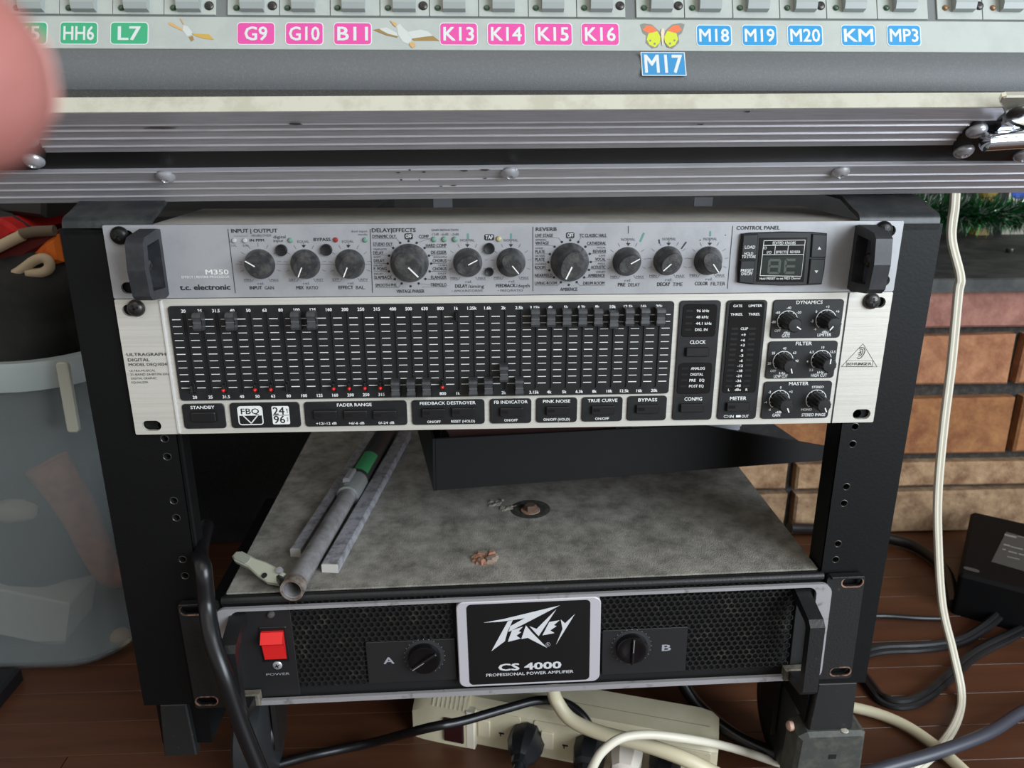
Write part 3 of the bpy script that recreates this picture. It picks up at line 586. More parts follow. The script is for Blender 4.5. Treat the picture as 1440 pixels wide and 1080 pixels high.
u, v = q(456, 662); outline(EL, rr(u - 1.4, u + 1.4, v - .7, v + .7, .3, 2), .25, 1.2); et('IN', 485, 662, 22, 15); u, v = q(521, 661); flat(EL, rr(u - 1.6, u + 1.6, v - .8, v + .8, .3, 2), 1.2); et('OUT', 557, 661, 38, 15)
panel('dynamics_panel', ((710, 43), (1087, 40), (1060, 244), (690, 249))); panel('filter_panel', ((684, 264), (1055, 261), (1026, 458), (664, 463))); panel('master_panel', ((660, 478), (1022, 475), (998, 672), (640, 676)))
et('DYNAMICS', 899, 55, 140, 18); et('FILTER', 869, 274, 86, 18); et('MASTER', 842, 487, 104, 18)
RG = MB()
def eqknob(X, Y, ang, labs, name, unit, sub):
    u, v = q(X, Y, 1.0); k = qs(X, Y)
    R = 53 * k
    for j in range(24):
        t0, t1 = math.radians(-50 + 280 * j / 24), math.radians(-50 + 280 * (j + 1) / 24)
        line(RG, (u + R * math.cos(t0), v + R * math.sin(t0)), (u + R * math.cos(t1), v + R * math.sin(t1)), .4, 1.15)
    for j in range(9):
        t = math.radians(-50 + 280 * j / 8); line(RG, (u + R * math.cos(t), v + R * math.sin(t)), (u + R * .86 * math.cos(t), v + R * .86 * math.sin(t)), .4, 1.15)
    for s, a_ in labs:
        t = math.radians(a_); text(EL, s, u + R * 1.38 * math.cos(t), v + R * 1.3 * math.sin(t), 1.55, None, .02, n=1.2)
    et(unit, X - 8, Y + 62, 34, 12); et(name, X + sub, Y + 78, len(name) * 10.5, 16)
    r = 5.2
    kb = part('knob', MB().lathe([(r * 1.12, 0), (r * 1.12, 1.2), (r, 1.6), (r * .93, 12.2), (r * .8, 13), (0, 13.1)], 28, flute=.07), M_plast, eq, EQ, (u, v, 1.0), ang, smooth=20)
    part('pointer_line', MB().box(r * .25, r * .86, -.36, .36, 12.95, 13.25), M_white, kb, EQ, (u, v, 1.0), ang)
eqknob(785, 155, pang((815, 165), (835, 178)), [('OFF', 230), ('-80', 185), ('-60', 140), ('-40', 90), ('-20', 40)], 'GATE', 'dBu', -12)
eqknob(990, 150, pang((1045, 175), (1028, 198)), [('-6', 225), ('-3', 185), ('0', 140), ('+3', 90), ('+6', 40)], 'LIMITER', 'dBu', -12)
eqknob(762, 370, pang((805, 395), (812, 418)), [('OFF', 230), ('20', 190), ('25', 140), ('40', 90), ('63', 40), ('80', 0)], 'LOW CUT', 'Hz', -16)
eqknob(965, 365, pang((1013, 395), (1014, 365)), [('2.5', 230), ('4', 185), ('6.3', 140), ('10', 90), ('12.5', 40)], 'HIGH CUT', 'kHz', -16)
eqknob(742, 577, pang((775, 610), (788, 638)), [('-6', 230), ('-4', 190), ('-2', 140), ('0', 90), ('+2', 40)], 'GAIN', 'dB', -20)
eqknob(938, 575, pang((980, 605), (992, 632)), [('MONO', 232), ('STEREO', 90)], 'STEREO IMAGE', '', -18)
part('knob_scale', RG, M_white, eq, EQ); part('lettering', EL, M_white, eq, EQ, label='white printed lettering')
# model name and maker's mark on the bare ends
ED = MB(); zoom(EQ, 160, 410, 3.6)
for s, X, Y, w_, h_ in (('ULTRAGRAPH', 66, 319, 198, 17), ('DIGITAL', 72, 346, 110, 17), ('MODEL DEQ1024', 76, 370, 194, 15)): zt(ED, s, X, Y, w_, h_, .012, 'l')
for s, X, Y, w_ in (('ULTRA-MUSICAL', 80, 401, 132), ('31-BAND 24-BIT/96 kHz', 85, 420, 195), ('DIGITAL GRAPHIC', 88, 440, 130), ('EQUALIZER', 91, 460, 84)): zt(ED, s, X, Y, w_, 11, 0, 'l')
zoom(EQ, 1180, 480, 9)
tri = zp((303, 30), (480, 322), (30, 320)); outline(ED, tri, .22); outline(ED, zp((95, 246), (430, 246), (420, 318), (95, 318)), .2)
zt(ED, 'BEHR', 170, 285, 128, 34, -.004); zt(ED, 'ING', 287, 285, 92, 34, .02, slant=.15); zt(ED, 'ER', 375, 285, 76, 34, -.004)
for pts in ([(228, 205), (250, 222), (280, 205), (315, 160), (330, 115), (315, 82), (280, 76), (252, 95)], [(245, 190), (275, 180), (300, 140), (303, 108), (280, 95), (262, 118)], [(240, 150), (262, 140), (280, 125), (270, 155), (248, 172)]):
    for A, B in zip(pts, pts[1:]): zl(ED, A, B, .45)
part('lettering', ED, mat('ear_print', (66, 64, 62), .6), eq, EQ, label='dark lettering and ear logo on the silver ends')

# ================================================================== POWER AMPLIFIER (2U, sitting slightly askew)
RA = math.radians(1.05)
FA = frame((10.4, -1.5, -252.5), (math.cos(RA), 0, math.sin(RA)), (-math.sin(RA), 0, math.cos(RA)), (0, -1, 0))     # local x right, y up, z out; top edge y = 0
amp = root('power_amplifier', 'dusty black two-unit power amplifier with perforated grille and red switch', 'amplifier', (10, 200, -342))
ea = [[(-241.3, -88), (-214, -88), (-214, 0), (-241.3, 0)], [(214, -88), (241.3, -88), (241.3, 0), (214, 0)]]
for sgn, e in ((-1, ea[0]), (1, ea[1])):
    hs = []
    for v_ in (-5.6, -81.8):
        c = sgn * 232.5; hs.append(slot(c, v_, 15, 6.8))
    x0, x1 = e[0][0], e[1][0]
    ear = part('ear', holed(rr(x0, x1, -88, 0, 2.5, 3), hs, 0, 3.2), M_amp, amp, FA)
    for v_ in (-5.6, -81.8):
        part('slot_edge', holed(slot(sgn * 232.5, v_, 16.6, 8.4), [slot(sgn * 232.5, v_, 14.8, 6.6)], 2.6, 3.5), M_copper, ear, FA)
    part('ear_lip', MB().prism(rr(x0 + 1, x1 - 1, -3.0, 2.2, 1.5), .4, 12, 1.2) if False else MB().box(x0 + 2, x1 - 2, -1.2, .6, .2, 6, .4), M_amp, ear, FA)
# body
body = [(-213.5, -86), (213.5, -86), (213.5, -3), (210.5, 0), (-210.5, 0), (-213.5, -3)]
part('chassis', MB().prism(body, -418, -3), M_amp, amp, FA)
topm = MB(); N1, N2 = 26, 24
for j in range(N2 + 1):
    for i in range(N1 + 1):
        X = -210.5 + 421 * i / N1; Zp = -3.4 - 414 * j / N2
        topm.v.append(Vector((X, .25, Zp)))
for j in range(N2):
    for i in range(N1):
        k = j * (N1 + 1) + i; topm.f.append([k, k + 1, k + N1 + 2, k + N1 + 1])
bolt_p = FA.inverted() @ hz(745, 716, -252.3)
for p in topm.v:
    d = math.hypot(p.x - bolt_p.x, p.z - bolt_p.z)
    if d < 24: p.y += -2.2 * (1 - d / 24) if d > 10 else -1.4
for p in topm.v: p.y = max(p.y, .05) + .3
part('top_cover', MB().prism([(-210.5, .05), (210.5, .05), (210.5, 1.2), (-210.5, 1.2)], -416, -5, .8), M_amptop, amp, FA)
part('front_bead', MB().tube([(-212, -1.2, -.4), (0, -1.2, -.4), (212, -1.2, -.4)], 3.0, 10), M_amp, amp, FA, smooth=True)
TF = FA @ frame((0, 1.2, 0), (1, 0, 0), (0, 0, -1), (0, 1, 0))          # top surface: local x right, y back, z up
def top_at(px, py, h=0.): return pick(TF, px, py, h)
bu, bv = top_at(746, 718)
dz = part('bolt_recess', MB().lathe([(17, .02), (15, .35), (11, .25), (9, .1), (0, .1)], 24), mat('recess_dark', (40, 38, 35), .85, 0, (62, 58, 52), 200), amp, TF, (bu, bv + 3, 0), smooth=True)
bl_ = part('hex_bolt', MB().lathe([(5.2, 0), (5.2, 4.6), (4.4, 5.4), (0, 5.5)], 6), mat('rusty_bolt', (104, 92, 84), .6, .5, (118, 76, 56), 200), amp, TF, (bu, bv, .1))
part('washer', MB().lathe([(8, 0), (8, .9), (5, 1)], 18), M_rust, bl_, TF, (bu, bv, .1))
ru, rv = top_at(682, 786)
tm = MB()
for k in range(14):
    t = k * .45; tm.merge(MB().prism([(-2, -1), (4.2, -.6), (5, 4), (1, 4.6)], 0, random.uniform(1.5, 4.5), .8), Matrix.Translation((4.5 * math.cos(t), 3.6 * math.sin(t), 0)) @ Matrix.Rotation(t, 4, 'Z'))
part('rust_lump', tm, M_rust, amp, TF, (ru, rv, 0), kind='stuff', label='crumbled rusty screw hole')
for px_, py_ in ((715, 716), (700, 708)):
    uu, vv = top_at(px_, py_); fm = MB()
    for k in range(14): fm.merge(MB().box(-random.uniform(1, 2.4), 1.6, -1, 1, 0, random.uniform(.4, 1.6), .3), Matrix.Translation((random.uniform(-7, 7), random.uniform(-5, 5), 0)) @ Matrix.Rotation(k, 4, 'Z'))
    part('lint_clump', fm, mat('lint', (128, 122, 112), 1.), amp, TF, (uu, vv, 0), kind='stuff')
# front: silver rim, grille, badge
rimo = rr(-217, 217, -85.5, -4.2, 8, 6)
part('front_rim', holed(rimo, [rr(-206, 206, -81.5, -6.6, 6, 6)], 3.2, 6), M_rim, amp, FA)
part('front_backing', MB().box(-213, 213, -85, -4.5, -4, -1.2), mat('inside_black', (9, 9, 9), .9), amp, FA)
zoom(FA, 240, 780, 3.4286)
lx0, lx1, gy0, gy1 = qr((590, 215), (1362, 192), (1362, 596), (606, 642))
pa = qr((945, 412), (1375, 405), (1375, 600), (950, 610))
zoom(FA, 620, 780, 2.3226)
rx0, rx1, gy0b, gy1b = qr((530, 112), (1160, 84), (1142, 360), (528, 388))
pb = qr((525, 245), (800, 232), (802, 375), (527, 388))
def grille(x0, x1, y0, y1, hole_out, name):
    mb = MB(); P = 4.6; R_ = 2.02; dy = P * .866; j = 0; yy = y1 - dy / 2
    while yy > y0 + dy * .4:
        xx = x0 + P * (.5 + .5 * (j % 2))
        while xx < x1 - P * .4:
            if not (hole_out[0] < xx < hole_out[1] and hole_out[2] < yy < hole_out[3]):
                n = 12; o = len(mb.v)
                for k in range(n):
                    t = math.pi / 6 * k + math.pi / 6
                    h = P / 2 / math.cos(((math.degrees(t) + 0) % 60 - 0) * math.pi / 180 if False else (math.fmod(t, math.pi / 3) - (math.pi / 6 if False else 0))) if False else P / 2 / math.cos(math.fmod(t + math.pi / 6 + math.pi * 2, math.pi / 3) - math.pi / 6)
                    mb.v.append(Vector((xx + h * math.cos(t), yy + h * math.sin(t), 1.4)))
                for k in range(n):
                    t = math.pi / 6 * k + math.pi / 6; mb.v.append(Vector((xx + R_ * math.cos(t), yy + R_ * math.sin(t), 1.4)))
                for k in range(n):
                    t = math.pi / 6 * k + math.pi / 6; mb.v.append(Vector((xx + R_ * math.cos(t), yy + R_ * math.sin(t), .2)))
                for k in range(n):
                    l = (k + 1) % n; mb.f.append([o + k, o + l, o + n + l, o + n + k]); mb.f.append([o + n + k, o + n + l, o + 2 * n + l, o + 2 * n + k])
            xx += P
        yy -= dy; j += 1
    g = part(name, mb, M_grl, amp, FA, kind='stuff', label='black perforated metal grille')
    return g
grille(lx0, lx1 + 2, gy0, gy1, pa, 'grille'); grille(rx0 - 2, rx1, gy0b, gy1b, pb, 'grille')
M_front = mat('amp_front_dark', (28, 28, 29), .5, 0, (120, 92, 60), 50, vlo=.66, vhi=.9)
def apanel(name, x0, x1, y0, y1, z1=1.6): return part(name, MB().prism(rr(x0, x1, y0, y1, .6, 2), -.5, z1, .3), M_front, amp, FA)
apanel('knob_plate', *pa); apanel('knob_plate', *pb)
swp = apanel('switch_plate', -206, lx0, -82, -6.3)
apanel('end_plate', rx1, 206, -82, -6.3)
badx = pick(FA, 640, 900)[0], pick(FA, 843, 900)[0]
zoom(FA, 640, 830, 6.857)
b0 = qr((8, 75), (1390, 10), (1385, 815), (45, 885)); b1 = qr((108, 92), (1292, 35), (1282, 805), (140, 850))
bd = part('badge', MB().prism(rr(*b0, 5.5, 6), 1, 6.6, .6), M_badge, amp, FA); part('badge_face', MB().prism(rr(*b1, 3.2, 6), 6.6, 6.8), mat('badge_black', (17, 17, 18), .4), bd, FA)
LG_ = MB()
for pts in ([(270, 312), (470, 276), (1010, 145), (740, 285), (515, 402), (532, 345), (672, 268), (548, 288), (430, 303)], [(508, 298), (556, 288), (505, 400), (480, 490), (350, 587)], [(548, 385), (655, 350), (612, 395), (638, 402), (592, 437), (632, 465), (508, 497)],
            [(682, 338), (735, 400), (888, 555), (700, 458), (638, 470)], [(716, 345), (785, 372), (978, 180), (805, 442)], [(908, 305), (1008, 288), (952, 335), (978, 345), (918, 386), (958, 412), (842, 434)], [(1018, 280), (1060, 318), (1155, 228), (972, 524), (1036, 372)]):
    flat(LG_, [pick(FA, 640 + x / 6.857, 830 + y_ / 6.857, 6.8) for x, y_ in pts], 6.95)
zt(LG_, 'CS 4000', 715, 672, 600, 74, .03, n=6.95); zt(LG_, 'PROFESSIONAL POWER AMPLIFIER', 715, 740, 830, 32, .012, n=6.95)
u, v = q(888, 465); outline(LG_, circ(u, v, 1.6, 12), .18, 6.93); text(LG_, 'R', u, v, 1.5, None, 0, n=6.93)
lgo = part('logo_lettering', LG_, mat('badge_print', (204, 204, 206), .5), bd, FA)
# knobs A and B
def ampknob(X, Y, r, ang):
    u, v = pick(FA, X, Y, 1.6)
    part('knob_dial', MB().lathe([(r * 1.22, 0), (r * 1.22, .4), (r, .5)], 28), mat('dial_grey', (46, 46, 47), .5), amp, FA, (u, v, 1.6))
    k = part('knob', MB().lathe([(r, 0), (r, 4), (r * .95, 5.2), (r * .8, 5.6), (r * .55, 5.0), (0, 4.6)], 36), mat('gloss_black_knob', (14, 14, 16), .18), amp, FA, (u, v, 1.6), smooth=35)
    part('knob_grip', MB().prism([(-r * .92, -.9), (r * .92, -.9), (r * .92, .9), (-r * .92, .9)], 4.4, 7.6, .6), M_plast, k, FA, (u, v, 1.6), ang)
    part('pointer_line', MB().box(0, r * .9, -.3, .3, 7.55, 7.75), mat('grey_pointer', (130, 130, 130), .5), k, FA, (u, v, 1.6), ang)
ampknob(597, 923, 11.6, math.radians(215)); ampknob(888, 909, 11.6, math.radians(88))
M_aprint = mat('amp_print', (150, 150, 156), .6)
for zo, s_, X, Y, w_, h_, bo in (((240, 780, 3.4286), 'A', 1053, 503, 52, 36, .02), ((240, 780, 3.4286), 'ON', 478, 252, 44, 14, .01), ((240, 780, 3.4286), 'POWER', 520, 568, 112, 13, 0), ((620, 780, 2.3226), 'B', 735, 299, 30, 23, .02)):
    zoom(FA, *zo); AL = MB(); zt(AL, s_, X, Y, w_, h_, bo, n=1.75); part('lettering', AL, M_aprint, amp, FA)
for cx_, cy_ in ((597, 923), (888, 909)):
    u, v = pick(FA, cx_, cy_, 1.6); AL = MB()
    for k in range(21): t = math.radians(-60 + 300 * k / 20); flat(AL, circ(u + 14.6 * math.cos(t), v + 14.6 * math.sin(t), .28, 6), 1.75)
    part('dial_dots', AL, M_aprint, amp, FA)
# rocker switch
u, v = pick(FA, 386, 906, 2)
part('switch_bezel', MB().prism(rr(u - 9.6, u + 9.6, v - 14.5, v + 14.5, 1), 1.6, 2.6, .4), M_plast, swp, FA)
part('rocker_switch', MB().loops([[(x, v_, n_) for v_, n_ in [(-11.6, 2.2), (-11.6, 3.2), (2, 6.0), (5.2, 9.6), (11.6, 4.6), (11.6, 2.2)]] for x in (-7.6, -7.9, 7.9, 7.6)]), M_rocker, amp, FA, (u, v, 0))
u, v = pick(FA, 381, 864, 2); led(swp, FA, u, v, 2.7, mat('dull_led', (78, 76, 74), .3), 1.6)
u, v = pick(FA, 390, 936, 2); screw(swp, FA, u, v, 3.4, M_steel, 1.6, 1.2, name='panel_screw')
# handles: bent bars standing out from both ends
for sgn, uu in ((-1, -201), (1, 196)):
    op = [(-8, 1.5), (-16, 30), (-20, 34), (-73, 34), (-78, 30), (-84, 1.5), (-76, 1.5), (-72.5, 24), (-69, 27), (-24, 27), (-21.5, 24), (-16, 1.5)]
    L = [[(x, v_, n_) for v_, n_ in op] for x in (uu - 5.2, uu + 5.2)]
    part('handle', MB().loops(L), M_amp, amp, FA)
    part('handle_block', MB().prism([(uu - 8, -84), (uu + 8, -84), (uu + 8, -74), (uu - 8, -74)], 3, 9, 1), mat('dusty_block', (104, 98, 86), .8, 0, (70, 66, 58), 90), amp, FA)

# ================================================================== FOLDED STAND lying on the amplifier
std = root('folded_stand', 'folded grey metal stand with lever clamp lying on the amplifier', 'stand', TF @ Vector((*top_at(470, 720), 0)))
def T3(px, py, h): u_, v_ = pick(TF, px, py, h); return TF @ Vector((u_, v_, h))
R0 = 7.4
A0 = T3(411, 829, R0 + .2); A1 = T3(491, 695, R0 + .2); dirt = (A1 - A0).normalized(); A2 = A0 + dirt * 330; A2.z = A0.z + (A1.z - A0.z) * 0 + 1.5
n_ = 20; tb = MB(); side = dirt.cross(Vector((0, 0, 1))).normalized(); upv = side.cross(dirt)
def ring(c, r, n=20): return [c + side * (r * math.cos(2 * math.pi * k / n)) + upv * (r * math.sin(2 * math.pi * k / n)) for k in range(n)]
Lr = [ring(A0 + dirt * 60, R0 - 1.3), ring(A0, R0 - 1.3), ring(A0 - dirt * .3, R0 - .6), ring(A0, R0), ring(A1, R0)]
tb.loops(Lr); part('tube', tb, M_tube, std, FW, smooth=True)
part('end_ring', MB().loops([ring(A0 - dirt * 1.0, R0 - .9), ring(A0 - dirt * 1.2, R0 + .9), ring(A0 + dirt * 7, R0 + 1.0), ring(A0 + dirt * 7, R0 - .2)], False, False), mat('worn_brass_ring', (138, 118, 104), .4, .6, (176, 170, 164), 120), std, FW, smooth=True)
part('inner_tube', MB().loops([ring(A1 - dirt * 3, R0 + .6), ring(A1 + dirt * 34, R0 + 2.0), ring(A2, R0 + 2.0)]), mat('dark_tube', (66, 66, 66), .4, .4), std, FW, smooth=True)
part('collar', MB().loops([ring(A1 - dirt * 5, R0 + .2), ring(A1 - dirt * 5, R0 + 2.4), ring(A1 + dirt * 4, R0 + 2.8), ring(A1 + dirt * 26, R0 + 2.6), ring(A1 + dirt * 26, R0 + .4)], False, False), mat('clear_collar', (150, 154, 152), .2, .3), std, FW, smooth=True)
part('collar_clip', MB().box(-3, 3, -8, 14, 0, 4, 1.2), M_steel, std, frame(A1 + upv * (R0 + 1.6) - side * 3 + dirt * 12, side, dirt, upv))
part('green_label', MB().loops([[A1 + dirt * t_ + side * ((R0 + 2.25) * math.cos(a_)) + upv * ((R0 + 2.25) * math.sin(a_)) for a_ in [math.radians(30 + 12 * k) for k in range(8)]] for t_ in (32, 72)], False, False, False), M_green, std, FW)
for (a_, b_, w_) in (((416, 776), (527, 604), 8.5), ((464, 798), (553, 640), 12.5)):
    P0 = T3(*a_, 4); P1 = T3(*b_, 4); d_ = (P1 - P0).normalized(); P1 = P0 + d_ * 260; s_ = d_.cross(Vector((0, 0, 1))).normalized(); u_ = s_.cross(d_)
    C = [(-w_ / 2, 0), (w_ / 2, 0), (w_ / 2, 6.4), (w_ / 2 - 1, 7), (-w_ / 2 + 1, 7), (-w_ / 2, 6.4)]
    lg_ = part('leg', MB().loops([[P + s_ * x + u_ * (y_ - 4) for x, y_ in C] for P in (P0, P1)]), M_chan, std, FW)
    part('leg_tip', MB().loops([[P + s_ * (x * .96) + u_ * (y_ * .96 - 3.9) for x, y_ in C] for P in (P0 - d_ * .8, P0 + d_ * .2)]), mat('pale_leg_tip', (186, 182, 176), .5), lg_, FW)
# lever blade
L0 = T3(398, 815, 8); L1 = T3(333, 782, 14)
ld = (L1 - L0).normalized(); ls = ld.cross(Vector((0, -.55, .83))).normalized(); lu = ls.cross(ld); LF = frame(L0, ld, ls, lu)
ll = (L1 - L0).length
out = [(0, -4.5), (ll * .2, -7), (ll * .42, -6.2), (ll * .66, -3.9), (ll * .95, -4.2), (ll * 1.04, -2.2), (ll * 1.04, 2.2), (ll * .95, 4.2), (ll * .66, 3.9), (ll * .45, 5), (ll * .2, 5), (0, 4)]
lv = part('lever', MB().prism(out, -2, 2.6, 1), M_cream, std, LF)
part('lever_pad', MB().prism(rr(ll * .69, ll * 1.01, -3.2, 3.2, 2.8, 5), 2.3, 3.0, .4), mat('lever_pad_grey', (140, 142, 130), .6), lv, LF)
part('lever_pivot', MB().lathe([(2.1, 2.8), (2.1, 3.3), (0, 3.3)], 12), M_dsteel, lv, LF, (ll * .28, -4.2, 0)); part('lever_pin', MB().lathe([(2.6, 2.8), (2.4, 4.8), (0, 5)], 12), M_steel, lv, LF, (ll * .1, 3.4, 0))
part('clamp_tab', MB().tube([A0 + dirt * 3 - side * R0 + upv * 2, L0 + ld * 4], 2.6, 8), M_dsteel, std, FW)

# ================================================================== BLACK SHELF hanging behind the equalizer
sA, sB = hy(612, 617, 60), hy(613, 690, 60); sC, sD = hy(1165, 638, 108), hy(1165, 659, 108)
d_ = Vector((sC.x - sA.x, sC.y - sA.y, 0)); lenS = d_.length; d_ = d_.normalized(); bk = Vector((-d_.y, d_.x, 0))
sk = math.atan2(sD.z - sB.z, lenS)
SF = frame(sB, (d_ + Vector((0, 0, math.tan(sk)))).normalized(), Vector((0, 0, 1)), -bk)
shf = root('rack_shelf', 'black steel shelf with a tapered side lip hung under the equalizer', 'shelf', (sB + sD) / 2)
k0 = pick(SF, 985, 605)[0]; hL = pick(SF, 612, 617)[1]; hK = pick(SF, 985, 605)[1]; xe, he = pick(SF, 1165, 639)
part('side_lip', MB().prism([(0, 0), (xe, 0), (xe, he), (k0, hK), (0, hL)], -1.8, 0, .3), M_shelf, shf, SF)
part('deck', MB().loops([[(0, .2, z_), (xe, .2, z_), (xe, 2, z_), (0, 2, z_)] for z_ in (-230, -1.8)]), mat('shelf_deck_grey', (50, 51, 53), .55, 0, (64, 64, 64), 200), shf, SF)
part('rear_lip', MB().prism([(0, 0), (xe, 0), (xe, he), (k0, hK), (0, hL)], -231.8, -230), M_shelf, shf, SF)
part('end_lip', MB().box(-1.8, 0, 0, hL, -231.8, 0), M_shelf, shf, SF)
for px_, py_ in ((623, 288), (965, 603)):
    p = hy(px_, py_, 116); part('hanger_strap', MB().box(p.x - 7, p.x + 7, 115, 117, -214, 5, .3), mat('pale_strap', (176, 178, 186), .5, .2), shf, FW)
# papers and a book on the shelf
def on_shelf(u_, n_, h): return SF @ Vector((u_, h, n_))
bk_ = root('paperback', 'maroon covered book lying on the black shelf', 'book', on_shelf(100, -120, 2))
bf = SF @ frame((14, 2.2, -14), (.998, 0, -.06), (-.06, 0, -.998), (0, 1, 0))
part('pages', MB().box(2, 132, 2, 138, 1, 31), mat('book_pages', (150, 128, 112), .9), bk_, bf); part('cover', MB().box(0, 134, 0, 140, 0, 1).box(0, 134, 0, 140, 31, 32.2).box(0, 1.2, 0, 140, 0, 32), M_maroon, bk_, bf)
pf = SF @ frame((160, 2.2, -22), (.99, 0, -.14), (-.14, 0, -.99), (0, 1, 0))
pm2 = MB()
for k in range(9): pm2.merge(MB().box(0, 96, 0, 130, k * 3.4, k * 3.4 + 3), Matrix.Translation((k * .8, -k * .8, 0)))
shape('paper_stack', pm2, M_paper, 'stack of white paper lying on the black shelf', 'paper', pf)

# ================================================================== FLIGHT CASE AND MIXING CONSOLE on top
rc_ = math.radians(-.38)
FF = Matrix.Rotation(rc_, 4, 'Y') @ frame((0, 30, 13.4), (1, 0, 0), (0, -.819, .574), (0, -.574, -.819))
cx0, cx1 = -372, 372
case = root('flight_case', 'black flight case with ribbed aluminium edging under the mixing console', 'case', (0, 60, 13))
def rail(name, prof):
    return part(name, MB().loops([[(u_, v_, n_) for v_, n_ in prof] for u_ in (cx0, cx1)]), M_rail, case, FF)
def ribs(v0, v1, n, pos):
    out = [(v0, n)]
    for p in pos: out += [(p - .9, n), (p - .25, n + .75), (p + .25, n + .75), (p + .9, n)]
    return out + [(v1, n)]
rail('edge_rail', [(0, -1)] + [(.2, 1.6)] + ribs(1, 34, 2.2, (8, 16, 24)) + [(34.6, 2.8), (35.2, 2.2), (35.2, -1)])
zc = hy(1410, 134, -38).x
upr = [(55, -1), (55, 2)] + ribs(55.4, 80.4, 2.4, (61, 68, 75)) + [(80.4, 3.8), (81.2, 4.0), (82, 3.6), (92, 4.0), (92.6, 3.8), (92.6, -5), (84, -5), (84, -1)]
part('lip_rail', MB().loops([[(u_, v_, n_) for v_, n_ in upr] for u_ in (cx0 + 40, pick(FF, 1410, 150)[0])]), M_rail, case, FF)
lipF = MB().loops([[(u_, v_, n_) for v_, n_ in [(92.6, 4.0), (92.6, -5), (92.9, -5), (92.9, 4.0)]] for u_ in (cx0 + 40, pick(FF, 1410, 150)[0])])
part('lip_top', lipF, mat('lip_top_lit', (196, 194, 178), .45, .2, (182, 179, 162), 60), case, FF)  # rail's upper face made paler and yellower: light from above put into its colour
part('front_panel', MB().box(cx0, cx1, 33, 80, -10, 0), M_case, case, FF)
part('base_panel', MB().loops([[(u_, 0, n_) for n_ in (-1, -220)] + [(u_, 8, n_) for n_ in (-220, -1)] for u_ in (cx0, cx1)]), M_case, case, FF)
for sgn in (-1, 1): part('end_panel', MB().box(sgn * 372 - 6, sgn * 372 + 6, 0, 86, -220, 1.5), M_case, case, FF)
for px_, py_ in ((233, 248), (717, 243), (1182, 242)):
    u, v = pick(FF, px_, py_, 3)
    rv_ = part('rivet', MB().lathe([(5.4, 0), (5.4, 1.2), (4.6, 2.2), (3.2, 3.4), (1.9, 3.8), (1.6, 2.8), (0, 2.6)], 20), M_steel, case, FF, (u, v, 2.4), smooth=True)
sr_ = random.Random(9)
for px_, py_, w_, h_ in ((560, 242, 8, 2.2), (576, 238, 4, 2), (596, 241, 6, 3), (652, 239, 14, 2.6), (682, 238, 16, 2.6), (564, 252, 4, 3), (590, 252, 2, 3), (682, 250, 7, 2), (620, 261, 6, 2), (638, 260, 10, 1.6), (225, 176, 46, 2.4), (415, 170, 22, 3), (985, 171, 12, 2), (1050, 153, 9, 2.2)):
    u, v = pick(FF, px_, py_, 2.6); k = .4; nn = 3.05 if py_ > 200 else 4.35
    pts = [(u + math.cos(t) * w_ * k * .5 * sr_.uniform(.6, 1.2), v + math.sin(t) * h_ * k * sr_.uniform(.5, 1.2)) for t in [i * .7 for i in range(9)]]
    fm_ = MB(); flat(fm_, pts, nn); part('scuff_mark', fm_, mat('dark_scuff', (74, 68, 62), .8), case, FF)
zoom(FF, 1240, 120, 6.355)
bkp = part('corner_bracket', MB().prism([q(*p, 3) for p in ((850, 300), (1200, 300), (1400, 320), (1800, 320), (1800, 668), (760, 668), (690, 655), (638, 610), (640, 530), (700, 440))], .5, 3.8, .4), M_case, case, FF)
for X, Y in ((850, 412), (735, 595), (1270, 630)):
    part('rivet', MB().lathe([(5.6, 0), (5.6, 1.2), (4.8, 2.4), (3.2, 3.6), (1.9, 4), (1.6, 3), (0, 2.8)], 20), M_steel, bkp, FF, (*q(X, Y, 5), 3.8), smooth=True)
b0_ = FF @ Vector((*q(900, 505, 12), 12)); b1_ = FF @ Vector((*q(1900, 440, 12), 12))
ltc = part('latch_bar', MB().tube([b0_ + (b1_ - b0_) * t for t in (0, .02, .5, 1)], 6.5, 16, lambda t: 4 if t == 0 else 6.5, .8), M_chrome, case, FW, smooth=True)
part('latch_plate', MB().prism([q(*p, 7) for p in ((1080, 112), (1120, 102), (1900, 95), (1900, 380), (1300, 380), (1180, 340), (1110, 270), (1055, 160))], 3.9, 7, .8), mat('nickel_plate', (214, 210, 196), .25, .7), case, FF)
u, v = q(1215, 240, 9); screw(ltc, FF, u, v, 5.6, M_dsteel, 9, 2.4, kind='hex', name='latch_screw')
part('latch_curve', MB().prism([q(*p, 5) for p in ((1090, 290), (1180, 345), (1290, 385), (1900, 385), (1900, 470), (930, 470), (1000, 390))], 3.8, 7, 1), M_chrome, ltc, FF)
zoom(FF, 0, 0, 3.725)
bkl = part('corner_bracket', MB().prism([q(*p, 3) for p in ((-400, 700), (150, 690), (180, 710), (240, 800), (235, 860), (200, 885), (-400, 890))], .5, 3.8, .4), M_case, case, FF)
for X, Y in ((175, 845), (140, 735)):
    part('rivet', MB().lathe([(5.8, 0), (5.8, 1.2), (4.9, 2.4), (3.4, 3.8), (2, 4.2), (1.6, 3), (0, 2.8)], 20), M_steel, bkl, FF, (*q(X, Y, 5), 3.8), smooth=True)

